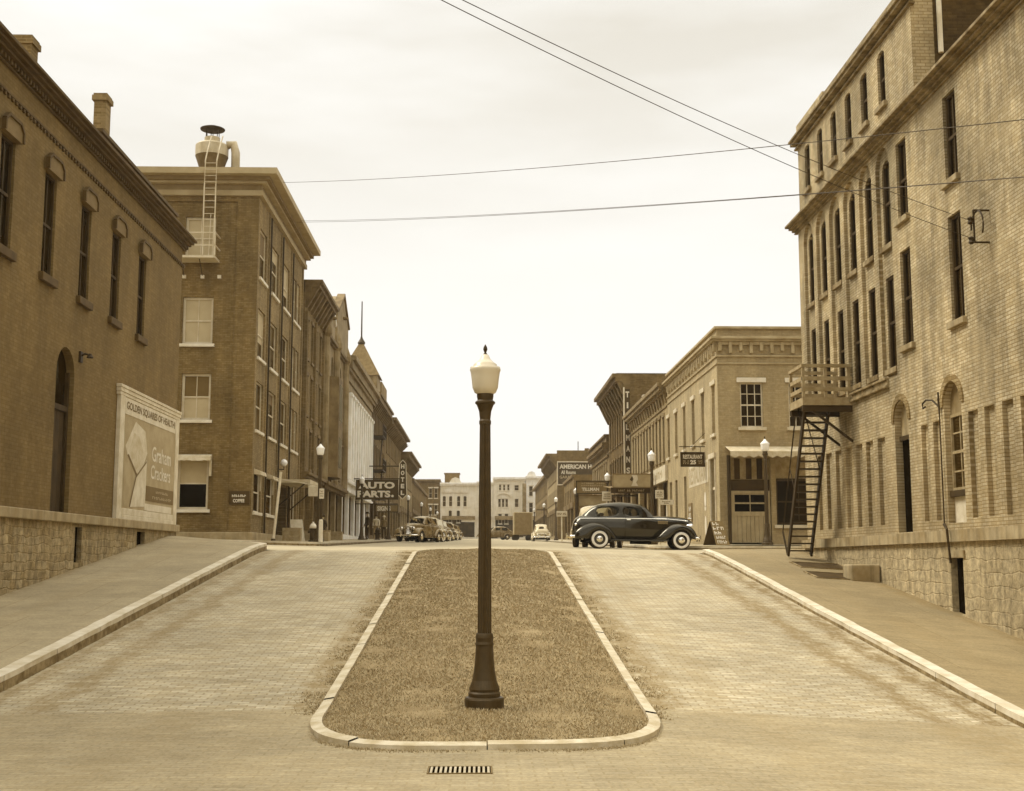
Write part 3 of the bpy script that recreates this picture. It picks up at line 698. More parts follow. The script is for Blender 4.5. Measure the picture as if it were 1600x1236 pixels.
def billboard():
    F = FL(-9.2); y0, y1 = 31.35, 37.5; z0, z1 = 2.83, 6.2; w = y1 - y0; h = z1 - z0
    U = lambda t: y0 + w * t
    V = lambda t: z0 + h * t
    T = thing('billboard', 'white framed painted board advertising graham crackers on the dark brick wall', 'billboard', (-9.1, 34.4, 2.83))
    MB().fbox(F, y0 + .05, y1 - .05, z0, z1 - .1, .0, .09).build('board', M['sign_tan'], T)
    mb = MB()
    mb.fbox(F, y0, U(.065), z0, V(.93), .0, .11); mb.fbox(F, U(.935), y1, z0, V(.93), .0, .11)
    mb.fbox(F, y0 - .06, y1 + .06, V(.93), V(.955), 0, .11); mb.fbox(F, y0 - .08, y1 + .08, V(.955), V(.985), 0, .13); mb.fbox(F, y0 - .1, y1 + .1, V(.985), z1 + .03, 0, .15)
    mb.fbox(F, U(.065), U(.935), z0, V(.035), 0, .12); mb.fbox(F, U(.065), U(.935), V(.035), V(.085), 0, .105)
    mb.build('frame', M['cream'], T, bev=.012)
    MB().fbox(F, U(.07), U(.93), V(.80), V(.925), .08, .1).build('header_panel', M['sign_pale'], T)
    text('GOLDEN SQUARES OF HEALTH!', F, U(.09), U(.915), V(.83), V(.9), .106, M['letter_dark'], T, bold=.022)
    text('Graham', F, U(.52), U(.86), V(.50), V(.625), .096, M['letter'], T, bold=.012)
    text('Crackers', F, U(.51), U(.86), V(.355), V(.47), .096, M['letter'], T, bold=.012)
    MB().fbox(F, U(.44), U(.93), V(.17), V(.29), .08, .1).build('caption_panel', M['letter_dark'], T)
    scribble(F, U(.58), U(.84), V(.235), V(.27), .106, M['letter_dim'], T, 1, chars=9)
    scribble(F, U(.54), U(.89), V(.185), V(.22), .106, M['letter_dim'], T, 1, chars=12)
    MB().fbox(F, U(.42), U(.9), V(.09), V(.145), .08, .1).build('white_strip', M['sign_pale'], T)
    shapes = [([(.24, .77), (.40, .72), (.44, .55), (.37, .42), (.27, .36), (.13, .50), (.10, .56)], 'cream', .094),
              ([(.085, .54), (.13, .50), (.27, .36), (.17, .10), (.10, .10)], 'sign_tan', .0945),
              ([(.27, .35), (.44, .50), (.43, .12), (.19, .10)], 'cream', .095),
              ([(.15, .52), (.27, .40), (.36, .46), (.38, .55), (.30, .66), (.22, .68)], 'canvas', .098),
              ([(.13, .49), (.27, .35), (.285, .365), (.145, .505)], 'letter_dark', .1005),
              ([(.27, .35), (.285, .36), (.195, .10), (.18, .10)], 'letter_dark', .1), ([(.27, .35), (.43, .49), (.43, .47), (.28, .34)], 'sign_mid', .1)]
    for P, m, n in shapes: MB().poly([F(U(a), V(b), n) for a, b in P]).build('painted_cracker', M[m], T)
billboard()

# ================================================================== RIGHT MILL BUILDING
def right_mill():
    x = 9.5; F = FRt(x); YE = 35.95; T = thing('brick_mill', 'tall tan brick mill with arched windows, blind bays and stone base, at the right edge', 'building', (x, YE, 2.1))
    bays = [34.88 - 1.335 * k for k in range(6)]; bw = .5
    ops = [(y - bw, y + bw, 6.0, 11.5, .09, 'r') for y in bays]
    colA, colB = 26.9, 24.0; cols = [colA, colB, 19.7, 16.8, 13.9, 11.0]
    for k, y in enumerate(cols):
        ops += [(y - .33, y + .33, 6.55, 8.72, .13), (y - .33, y + .33, 9.45, 11.25, .13)]
    ops += [(27.12, 28.04, 2.42, 5.36, .19, 'r'), (24.08, 25.0, 2.55, 5.42, .2, 'r')]
    blind = [(23.28, 23.75), (22.5, 22.98), (21.7, 22.18), (20.9, 21.4), (20.1, 20.6), (19.3, 19.8), (18.5, 19.0), (25.25, 25.65), (25.95, 26.35), (28.75, 29.3), (29.65, 30.2), (30.5, 31.05), (31.4, 31.95), (32.3, 32.85), (33.2, 33.75), (34.1, 34.6)]
    ops += [(a, b, 2.62, 4.68, .09) for a, b in blind]
    mb = MB(); panel(mb, F, 6, YE, 2.3, 11.7, ops); shell(mb, x, x + 18, 6, YE, -1, 11.7, 'W')
    back = MB(); W3 = .3
    for y in bays:
        panel(back, F, y - bw, y + bw, 6.0, 11.5, [(y - W3, y + W3, 9.15, 11.2, .1, 'r'), (y - W3, y + W3, 6.22, 8.4, .1)], -.09)
    for a, b in blind: back.fquad(F, a, b, 2.62, 4.68, -.09)
    mb.v, n0 = mb.v, len(mb.v); mb.f += [tuple(i + n0 for i in f) for f in back.f]; mb.v += back.v
    mb.build('wall', M['right_wall'], T)
    for y in bays:
        window(T, F, y - W3, y + W3, 9.15, 11.2, .09, M['darkwood'], M['glass'], n0=-.09, sill=M['right_corn'])
        window(T, F, y - W3, y + W3, 6.22, 8.4, .09, M['darkwood'], M['glass'], n0=-.09, sill=M['right_corn'])
    for k, y in enumerate(cols):
        window(T, F, y - .33, y + .33, 6.55, 8.72, .12, M['darkwood'], M['glass'], sill=M['right_stone'], nx=2)
        window(T, F, y - .33, y + .33, 9.45, 11.25, .12, M['darkwood'], M['glass'], sill=M['right_stone'], nx=2)
    # arched doorway with a fan panel, and arched window over a blocked foot
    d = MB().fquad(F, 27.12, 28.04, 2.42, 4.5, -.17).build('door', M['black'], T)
    MB().fquad(F, 27.12, 28.04, 4.6, 5.36, -.15).build('fan_panel', M['right_stone'], d); MB().fbox(F, 27.12, 28.04, 4.5, 4.6, -.19, -.1).build('transom_bar', M['darkwood'], d)
    w = window(T, F, 24.08, 25.0, 3.2, 4.75, .17, M['midwood'], M['glass'], nx=2, ny=2, name='arched_window')
    MB().fquad(F, 24.08, 25.0, 4.75, 5.42, -.14).build('fan_panel', M['sand'], w); MB().fquad(F, 24.08, 25.0, 2.55, 3.1, -.14).build('infill', M['cream'], w)
    MB().fbox(F, 24.08, 25.0, 3.08, 3.2, -.19, -.05).build('sill', M['darkwood'], w)
    for c in (27.58, 24.54):                               # arch rings
        mb = MB(); P = [(c + .62 * cos(t), 4.92 + .62 * sin(t)) for t in [pi * k / 14 for k in range(15)]]; Q = [(c + .475 * cos(t), 4.92 + .475 * sin(t)) for t in [pi * k / 14 for k in range(15)]]
        for i in range(14): mb.hexa([F(*Q[i], -.02), F(*Q[i + 1], -.02), F(*P[i + 1], -.02), F(*P[i], -.02), F(*Q[i], .035), F(*Q[i + 1], .035), F(*P[i + 1], .035), F(*P[i], .035)])
        mb.build('arch_ring', M['right_pier'], T)
    # main cornice
    cornice(T, F, 6, YE + .3, [(11.52, 11.56, .05), (11.58, 11.64, .12), (11.64, 11.7, .22), (11.7, 11.77, .33)], M['right_corn'])
    cornice(T, F, 28.3, 31.1, [(5.78, 5.84, .1), (5.84, 5.96, .05), (5.96, 6.02, .1)], M['right_corn'], 'belt_course')
    # ledge and rubble base
    mb = MB(); sl = lambda y: 2.36 + (YE - y) * .0035
    for a, b in zip(rng(6, YE + .05, 2.2), rng(6, YE + .05, 2.2)[1:]):
        mb.hexa([F(a, sl(a) - .23, -.05), F(b, sl(b) - .23, -.05), F(b, sl(b) - .23, .17), F(a, sl(a) - .23, .17), F(a, sl(a), -.05), F(b, sl(b), -.05), F(b, sl(b) + 0, .17), F(a, sl(a), .17)])
    mb.build('stone_ledge', M['right_stone'], T)
    G = FRt(x - .08); mb = MB(); bo = (24.15, 24.8, .75, 1.85, .14)
    panel(mb, G, 6, YE, -1.4, 2.36, [bo]); mb.poly([G(YE, -1, 0), G(YE, 2.36, 0), G(YE, 2.36, -.1), G(YE, -1, -.1)]); mb.build('stone_base', M['right_base'], T)
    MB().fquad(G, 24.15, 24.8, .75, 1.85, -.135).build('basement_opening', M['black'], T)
    MB().fbox(G, 24.02, 24.93, 1.86, 2.0, -.3, .04).build('lintel', M['right_stone'], T)
    # attic storey
    F2 = F; y0 = 25.9; aw = [34.7 - 1.34 * k for k in range(6)]
    mb = MB(); panel(mb, F2, y0, 35.7, 11.74, 14.45, [(y - .26, y + .26, 12.5, 13.82, .13, 's') for y in aw])
    mb.fbox(F2, 32.9, 35.75, 14.452, 14.75, -.3, .02); mb.fbox(F2, 29.3, 32.0, 14.452, 14.62, -.3, .02)
    mb.build('attic_wall', M['right_wall'], T)
    mb = MB(); shell(mb, x + .5, x + 14, y0, 35.7, 11.6, 14.4, 'W'); mb.build('attic_flank', M['right_wall_x'], T)
    MB().box(x + .002, x + .5, y0, y0 + .3, 11.7, 14.44).build('attic_pier', M['right_pier_x'], T)
    MB().box(x + .45, x + 15, y0 - .15, y0 + .3, 14.405, 14.58).build('flank_coping', M['right_stone'], T)
    MB().tube([(x + .62, y0 - .06, 12.9), (x + .62, y0 - .06, 14.38)], .06, 8).build('downspout', M['cream'], T)
    for y in aw: window(T, F2, y - .26, y + .26, 12.5, 13.82, .12, M['darkwood'], M['glass'], sill=M['right_corn'])
    cornice(T, F2, y0 - .15, 35.85, [(14.0, 14.06, .08), (14.12, 14.2, .2), (14.2, 14.27, .26)], M['right_corn'], 'attic_cornice')
    cornice(T, F2, y0 - .1, 32.85, [(14.452, 14.53, .12)], M['right_corn'], 'attic_coping')
    return T
right_mill()
def balcony():
    F = FRt(9.5); T = thing('fire_balcony', 'weathered wooden railed balcony on the tan mill wall above the iron stair', 'balcony', (8.9, 31.8, 5.7)); a, b = 31.15, 32.5; n = 1.28
    mb = MB(); mb.fbox(F, a, b, 5.72, 5.92, n - .06, n); mb.fbox(F, a, a + .06, 5.72, 5.92, .0, n - .06); mb.fbox(F, b - .06, b, 5.72, 5.92, 0, n - .06)
    mb.fbox(F, a + .06, b - .06, 5.82, 5.88, .0, n - .06); mb.build('platform', M['midwood'], T)
    for v in (6.08, 6.36):
        MB().fbox(F, a, a + .04, v, v + .1, .0, n).fbox(F, a + .04, b, v, v + .1, n - .04, n).fbox(F, b - .04, b, v, v + .1, 0, n - .04).build('rail_board', M['midwood'], T)
    MB().fbox(F, a - .01, a + .07, 6.7, 6.78, .0, n + .02).fbox(F, a + .07, b, 6.7, 6.78, n - .06, n + .02).fbox(F, b - .07, b + .01, 6.7, 6.78, 0, n - .06).build('top_rail', M['midwood'], T)
    for p, q in ((a + .02, n - .07), (b - .09, n - .07), (a + .02, .04), (b - .09, .04), (a + .02, n / 2)): MB().fbox(F, p, p + .07, 5.9, 6.7, q, q + .07).build('post', M['midwood'], T)
    MB().fbox(F, a + .05, a + .15, 5.56, 5.715, 0, n).fbox(F, b - .15, b - .05, 5.56, 5.715, 0, n).build('joist', M['darkwood'], T)
    for y in (a + .1, b - .1): MB().bar(F(y, 4.8, .0), F(y, 5.6, n - .25), .06).build('strut', M['iron'], T)
balcony()
def iron_stair():
    T = thing('fire_stair', 'steep black iron stair from the pavement up to the wooden balcony', 'stairs', (8.75, 33.9, 2.0))
    top = (31.75, 5.75); bot = (33.95, H(8.75, 33.95) + .1)
    A = lambda xx, t: (xx, lerp(top[0], bot[0], t), lerp(top[1], bot[1], t))
    for xx in (8.42, 9.05): MB().bar(A(xx, 0), A(xx, 1), .05, .16).build('stringer', M['iron'], T)
    for k in range(1, 20):
        t = k / 19.6; p = A(8.44, t); MB().box(8.44, 9.03, p[1] - .1, p[1] + .1, p[2] - .02, p[2] + .02).build('tread', M['iron'], T)
    up = Vector((0, .45, .62))
    mb = MB().tube([Vector(A(8.4, .08)) + up, Vector(A(8.4, 1)) + up], .018, 6)
    for t in (.12, .55, .98): mb.tube([A(8.4, t), Vector(A(8.4, t)) + up], .014, 6)
    mb.tube([Vector(A(8.4, 1)) + up, A(8.4, 1.0)], .018, 6); mb.build('handrail', M['iron'], T)
    MB().bar(A(8.45, .05), A(9.03, .42), .02).build('brace', M['iron'], T)
iron_stair()
def mill_bits():
    F = FRt(9.5)
    T = thing('bracket_lamp', 'curled iron bracket with a thin conduit beside the arched window of the tan mill', 'wall lamp', (9.4, 25.1, 2.6))
    MB().tube([F(25.12, 2.5, .05), F(25.12, 4.9, .05), F(25.16, 5.12, .06)], .016, 6).build('conduit', M['iron'], T)
    MB().tube([F(25.14, 4.95, .05), F(25.3, 5.1, .12), F(25.45, 5.12, .2), F(25.55, 5.05, .24), F(25.52, 4.95, .24), F(25.44, 4.98, .22)], .02, 6).build('arm', M['iron'], T)
    MB().tube([F(25.15, 4.8, .04), F(25.15, 5.25, .05)], .018, 6).build('upright', M['iron'], T)
    T = thing('wire_bracket', 'round iron bracket holding the overhead wires high on the tan mill wall', 'bracket', (9.4, 22.4, 8.0))
    MB().tube([F(22.35 + .28 * cos(t), 8.0 + .3 * sin(t), .22) for t in [pi * k / 10 for k in range(0, 13)]], .018, 6).build('hoop', M['iron'], T)
    MB().tube([F(22.3, 8.3, 0), F(22.3, 8.3, .3)], .02, 6).tube([F(22.35, 7.7, 0), F(22.35, 7.7, .3)], .02, 6).tube([F(22.35, 7.7, .28), F(22.35, 8.32, .28)], .02, 6).build('arm', M['iron'], T)
    for v in (8.12, 7.74): MB().lathe([(.02, -.08), (.06, -.05), (.04, 0), (.06, .04), (.02, .07)], 10, F(22.35, v, .34)).build('insulator', M['iron'], T)
    T = thing('drain_pipe', 'thin bent pipe running down the stone base into the dark basement opening', 'pipe', (9.3, 24.6, 1.8))
    MB().tube([F(24.85, 2.45, .12), F(24.75, 2.52, .2), F(24.6, 2.52, .24), F(24.5, 2.42, .24), F(24.48, 1.75, .2)], .025, 8).build('pipe', M['iron'], T)
    # cellar hatches in the sidewalk
    zs = lambda xx, yy: lerp(right_top(6.4, yy) - .012, zRw(yy), (xx - 6.4) / 3.25)
    for i, (y0, y1, x0) in enumerate(((31.5, 32.7, 8.15), (29.3, 30.5, 7.95))):
        T = thing('cellar_hatch', ['dark cellar hatch let into the right sidewalk, the one further up the slope', 'dark cellar hatch in the right sidewalk beside the low stone block'][i], 'hatch', (8.7, (y0 + y1) / 2, zs(8.7, (y0 + y1) / 2)), 'cellar hatches along the mill')
        mb = MB()
        P = [(x0, y0), (9.42, y0), (9.42, y1), (x0, y1)]
        mb.hexa([(px, py, zs(px, py) - .05) for px, py in P] + [(px, py, zs(px, py) + .012) for px, py in P]); mb.build('lid', M['sign_dark'], T)
        mb = MB()
        for a_, b_ in zip(P, P[1:] + P[:1]): mb.bar((*a_, zs(*a_) + .01), (*b_, zs(*b_) + .01), .05, .04)
        mb.build('curb', M['right_corn'], T)
    T = MB().box(8.72, 9.4, 29.15, 29.9, zs(9, 29.5) - .1, zs(9, 29.5) + .36).build('cellar_block', M['right_stone'], None, bev=.04)
    tag(T, 'low stone block standing against the foot of the mill wall beside a cellar hatch', 'stone block')
mill_bits()

# ================================================================== LEFT CORNER BLOCK beyond the cross street
X1 = -9.35
def corner_block():
    T = thing('corner_brick_building', 'dark four storey brick corner building with pale cornice and fire ladder, beyond the cross street', 'building', (X1, 51, 2.5))
    F = FL(X1); G = FS(51); ye = 64.3
    sw = [(-12.42, -11.16, 14.28, 16.1), (-12.42, -11.16, 10.68, 12.66), (-12.36, -11.16, 7.5, 9.43), (-12.42, -11.14, 3.82, 5.95)]
    sw2 = [(a - 4, b - 4, c, d) for a, b, c, d in sw]
    fcol = [(51.45, 53.1, 1), (54.5, 56.3, 1), (57.75, 59.55, 1), (60.9, 63.1, 2)]
    rows = [(13.62, 15.75), (10.22, 12.3), (7.15, 9.2)]
    ops = [(a, b, c, d, .16) for a, b, k in fcol for c, d in rows if k == 1]
    ops += [(a, a + .98, c, d, .16) for c, d in rows for a in (60.9, 62.1)]
    ops += [(51.45, 53.1, 3.75, 5.4, .16), (54.5, 56.3, 3.75, 5.4, .16), (57.6, 60.0, 2.6, 5.2, .5), (61, 63.4, 3.0, 5.6, .2)]
    mb = MB(); panel(mb, F, 51, ye, 2.9, 17.9, ops); shell(mb, X1 - 22, X1, 51, ye, 1.5, 17.95, 'ES'); mb.build('front_wall', M['l1_front'], T)
    mb = MB(); panel(mb, G, X1 - 22, X1, 2.9, 17.9, [(-13.6, -10.25, 3.0, 16.75, .09), (-21, -15, 3, 16.75, .09)])
    panel(mb, G, -13.6, -10.25, 3.0, 16.75, [(*q, .2) for q in sw], -.09)
    panel(mb, G, -21, -15, 3.0, 16.75, [(*q, .2) for q in sw2], -.09); mb.build('flank_wall', M['l1_wall'], T)
    MB().box(X1 - 22.1, X1 + .1, 50.88, ye, 1.5, 2.9).build('plinth', M['l1_stone'], T, bev=.02)
    for i, q in enumerate(sw + sw2):
        i4 = i % 4
        if i4 == 1: window(T, G, *q, .17, M['offwhite'], M['blind'], nx=2, n0=-.09, sill=M['white'], fw=.1)
        elif i4 == 2: window(T, G, *q, .17, M['offwhite'], M['blind'], nx=2, n0=-.09, sill=M['white'], fw=.1, glU=M['blind_dark'])
        elif i4 == 3: window(T, G, *q, .17, M['offwhite'], M['black'], nx=1, n0=-.09, sill=M['white'], fw=.1, glU=M['blind'])
        else: window(T, G, *q, .17, M['offwhite'], M['blind'], nx=2, n0=-.09, sill=M['white'], fw=.1)
    for a, b, k in fcol:
        for c, d in rows:
            for a2, b2 in ([(a, b)] if k == 1 else [(60.9, 61.88), (62.1, 63.08)]):
                window(T, F, a2, b2, c, d, .14, M['offwhite'], M['glass_sheen'], sill=M['white'], vary=.4)
    for a, b in ((51.45, 53.1), (54.5, 56.3)): window(T, F, a, b, 3.75, 5.4, .14, M['white'], M['glass_mid'], sill=M['white'])
    d = MB().fquad(F, 57.6, 60.0, 2.6, 5.2, -.45).build('door', M['darkwood'], T); window(T, F, 61, 63.4, 3.0, 5.6, .18, M['cream'], M['glass_mid'], nx=3, mid=False)
    mb = MB()                                             # raised strips between the bays
    for y in (53.7, 57.0, 60.1, 63.9): mb.fbox(F, y - .16, y + .16, 2.9, 16.9, 0, .05)
    mb.build('pilasters', M['l1_front'], T)
    for y in (53.75, 57.05, 60.2): MB().tube([F(y, 2.9, .09), F(y, 16.8, .09)], .035, 6).build('drainpipe', M['iron'], T)
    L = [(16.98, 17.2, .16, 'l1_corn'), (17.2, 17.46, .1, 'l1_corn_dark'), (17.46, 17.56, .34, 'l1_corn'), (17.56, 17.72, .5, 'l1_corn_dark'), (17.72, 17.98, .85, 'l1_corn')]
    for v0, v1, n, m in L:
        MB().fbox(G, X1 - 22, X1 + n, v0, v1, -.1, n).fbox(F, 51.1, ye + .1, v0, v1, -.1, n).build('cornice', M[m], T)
    MB().box(X1 - 22, X1 + .7, 51.8, ye, 17.985, 18.02).build('roof', M['roof'], T)
    # awning, folded canvas over ground floor windows
    for (FF, a, b, z) in ((G, -12.55, -11.0, 5.98), (F, 51.4, 52.8, 5.45), (F, 54.6, 56.0, 5.45)):
        mb = MB(); k = 10
        for i in range(k):
            u, u2 = lerp(a, b, i / k), lerp(a, b, (i + 1) / k); q = .05 * random.random(); q2 = .05 * random.random()
            mb.hexa([FF(u, z - .12 - q, .0), FF(u2, z - .12 - q2, .0), FF(u2, z - .16 - q2, .3), FF(u, z - .16 - q, .3), FF(u, z + .08, .0), FF(u2, z + .08, .0), FF(u2, z - .02, .26), FF(u, z - .02, .26)])
        mb.fbox(FF, b - .1, b, z - .8, z - .15, .0, .06)
        mb.build('awning', M['canvas'], T)
    text('COFFEE', G, -10.08, -9.62, 4.1, 4.24, .055, M['letter'], p := thing('cafe_plaque', 'small dark plaque lettered COFFEE at the corner of the dark brick building', 'sign', (-9.85, 50.9, 4.05)), bold=.03)
    MB().fbox(G, -10.25, -9.42, 4.02, 4.56, 0, .05).build('plate', M['sign_dark'], p)
    scribble(G, -10.14, -9.54, 4.3, 4.44, .055, M['letter'], p, 1, chars=9)
    # entrance canopy and its lamp
    K = thing('door_canopy', 'flat pale canopy on iron brackets over the side entrance of the dark brick building', 'canopy', (X1, 59, 5.2))
    MB().fbox(F, 57.4, 61.4, 5.3, 5.45, 0, 1.5).build('slab', M['canvas'], K); MB().fbox(F, 57.4, 61.4, 5.08, 5.3, 1.42, 1.5).build('fascia', M['cream'], K)
    for y in (57.5, 61.3): MB().bar(F(y, 4.2, .02), F(y, 5.3, 1.3), .06).build('bracket', M['iron'], K)
    g = thing('globe_lamp', 'round white globe lamp on the dark brick wall above the flat canopy', 'wall lamp', (X1 + .3, 57.5, 6.1))
    MB().lathe([(.03, -.16), (.13, -.1), (.17, 0), (.13, .11), (.03, .17)], 14, (X1 + .3, 57.3, 6.2)).build('globe', M['globe_small'], g, smooth=True)
    MB().tube([F(57.3, 5.9, 0), F(57.3, 5.9, .3), F(57.3, 6.05, .3)], .03, 6).build('arm', M['iron'], g)
    q = thing('leaning_pole', 'pale pole standing in front of the dark brick corner', 'pole', (-8.6, 51.6, 2.55))
    MB().tube([(-8.5, 51.5, 2.5), (-8.28, 51.7, 5.4)], .055, 8).build('shaft', M['cream'], q)
    MB().lathe([(.1, 0), (.1, .08), (.06, .12)], 10, (-8.5, 51.5, H(-6.3, 51.5) + .17)).build('foot', M['iron'], q)
corner_block()
def fire_ladder():
    G = FS(51); T = thing('fire_ladder', 'white iron fire balcony and ladder climbing the dark brick flank to the roof', 'fire escape', (-11.6, 50.6, 14.2))
    a, b, n = -12.55, -10.95, .95
    MB().fbox(G, a, b, 14.1, 14.2, 0, n).build('platform', M['offwhite'], T)
    for v in (14.62, 15.15): MB().bar(G(a, v, n), G(b, v, n), .05).bar(G(b, v, 0), G(b, v, n), .05).bar(G(a, v, 0), G(a, v, n), .05).build('rail', M['offwhite'], T)
    for u in (a, b): MB().bar(G(u, 14.2, n), G(u, 15.2, n), .05).build('post', M['offwhite'], T)
    mb = MB()
    path = [(14.2, .95), (17.0, 1.0), (18.2, 1.05), (18.7, .95), (19.35, .7)]
    for u in (-11.45, -10.98):
        mb.tube([G(u + (.12 if v > 18 else 0) * (v - 18), v, k) for v, k in path], .028, 6)
    mb.build('ladder_stile', M['offwhite'], T)
    mb = MB()
    for i in range(14): mb.bar(G(-11.45, 14.6 + i * .27, .97), G(-10.98, 14.6 + i * .27, .97), .022)
    mb.build('rung', M['offwhite'], T)
    MB().bar(G(-11.3, 14.2, .5), G(-11.3, 16.1, .3), .03).bar(G(-11.15, 14.2, .5), G(-11.15, 16.1, .3), .03).build('inner_ladder', M['offwhite'], T)
    for u in (-12.38, -11.62, -10.92): MB().fbox(G, u - .07, u + .07, 13.42, 13.56, 0, .1).build('anchor_plate', M['white'], T)
    for u in (-12.38, -11.62): MB().bar(G(u, 13.5, .05), G(u, 14.1, .7), .03).build('brace', M['iron'], T)
fire_ladder()
def roof_vent():
    T = thing('roof_ventilator', 'big pale round metal ventilator with a dark cap on the brick roof', 'roof vent', (-12.3, 55, 18)); c = (-12.3, 55, 19.0)
    MB().lathe([(.42, 0), (.5, .3), (.72, .95), (.74, 1.0)], 24, c).build('hopper', M['metal_rust'], T)
    MB().lathe([(.74, 1.0), (.74, 1.5), (.66, 1.58), (.35, 1.66), (.35, 1.9)], 24, c).build('drum', M['metal_pale'], T)
    mb = MB()
    for k in range(6): mb.tube([(c[0] + .3 * cos(k), c[1] + .3 * sin(k), c[2] + 1.85), (c[0] + .3 * cos(k), c[1] + .3 * sin(k), c[2] + 2.32)], .02, 5)
    mb.build('cap_post', M['iron'], T)
    MB().lathe([(.55, 2.28), (.56, 2.32), (.3, 2.42), (.03, 2.47)], 24, c).build('cap', M['iron'], T, smooth=True)
    d = (c[0] + .98, 55, 18)
    MB().tube([(d[0] + .12, 55, 18.0), (d[0] + .1, 55, 20.2), (d[0], 55, 20.6), (d[0] - .3, 55, 20.55)], .2, 12).build('elbow_pipe', M['metal_pale'], T, smooth=True)
    for q in ((-14, 19.4), (-10.3, 19.4)): MB().tube([(c[0] + (.7 if q[0] > -12 else -.7), 55, 19.3), (q[0], 54.6, 18.0)], .015, 4).build('guy_wire', M['iron'], T)
roof_vent()

# ================================================================== LEFT ROW of the far street
def simple(name, label, side, y0, y1, z0, z1, mat, mat_side, rows, pitch, ww, corn=(), corn_mat='left_trim', brackets=None, arch=None, shop=True, lint=None, depth=14, x=None, sill='sand_dark', frame='darkwood', gl='glass', shopmat='sand_dark', dep=.2, sprj=.09):
    """a street front: upper windows in rows, a shopfront below, cornice, flank walls"""
    x = x if x is not None else (-9.25 if side < 0 else 9.5); F = FL(x) if side < 0 else FRt(x); G = FS(y0)
    T = thing(name, label, 'building', (x, y0, z0)); zb = z0 - .6
    k = max(1, int((y1 - y0 - .6) / pitch)); m = (y1 - y0 - k * pitch) / 2 + pitch / 2
    cs = [y0 + m + i * pitch for i in range(k)]
    ops = [(c - ww / 2, c + ww / 2, a, b, dep) + ((arch,) if arch else ()) for c in cs for a, b in rows]
    so = []
    if shop:
        n = max(1, round((y1 - y0) / 4.2)); w = (y1 - y0) / n; so = [(y0 + i * w + .35, y0 + (i + 1) * w - .35, z0 + .45, z0 + 3.3, .35) for i in range(n)]
    mb = MB(); panel(mb, F, y0, y1, zb, z1, ops + so); mb.build('wall', M[mat], T)
    mb = MB(); shell(mb, *((x - depth, x) if side < 0 else (x, x + depth)), y0, y1, zb, z1 - .02, 'E' if side < 0 else 'W'); mb.build('flank_wall', M[mat_side], T)
    for c in cs:
        for a, b in rows:
            window(T, F, c - ww / 2, c + ww / 2, a, b, dep * .9, M[frame], M[gl], sill=M[sill] if sill else None, lint=M[lint] if lint else None, sproj=sprj, vary=.35)
    for i, q in enumerate(so):
        w = window(T, F, *q[:4], .3, M[shopmat], M['glass_mid'], nx=3, mid=False, name='shop_window', fw=.12)
        MB().fbox(F, q[0] - .1, q[1] + .1, z0 + 3.32, z0 + 3.85, -.02, .12).build('fascia', M[shopmat], w)
        MB().fquad(F, lerp(q[0], q[1], .4), lerp(q[0], q[1], .6), z0 + .5, z0 + 2.9, -.27).build('door', M['darkwood'], w)
    if corn: cornice(T, F, y0 + .02, y1 - .02, corn, M[corn_mat], brackets=brackets)
    return T, F, cs
zf = lambda y: H(0, y)
# bracketed brick block
T, F, cs = simple('bracketed_building', 'narrow brown four storey block with heavy dark bracketed cornice beside the corner brick building', -1, 64.35, 72, zf(66), 15.8,
    'brown', 'dark_brick_x', [(12.4, 14.5), (9.4, 11.5), (6.6, 8.6)], 1.75, .72, [(15.3, 15.4, .12), (15.4, 15.8, .2), (16.05, 16.25, .75), (16.25, 16.45, .9), (15.8, 16.05, .3)], 'sand_dark', (1.1, .28, 15.0, 16.05, .12, .7), lint='sand_dark')
MB().box(-24, -8.6, 64.6, 71.8, 16.455, 16.5).build('roof', M['roof'], T)
for y in (64.6, 68.1, 71.7): MB().fbox(F, y - .16, y + .16, 2.6, 14.8, 0, .14).build('pilaster', M['brown'], T)
cornice(T, F, 64.4, 71.9, [(6.0, 6.15, .25), (6.15, 6.3, .4)], M['sand_dark'], 'shop_cornice')
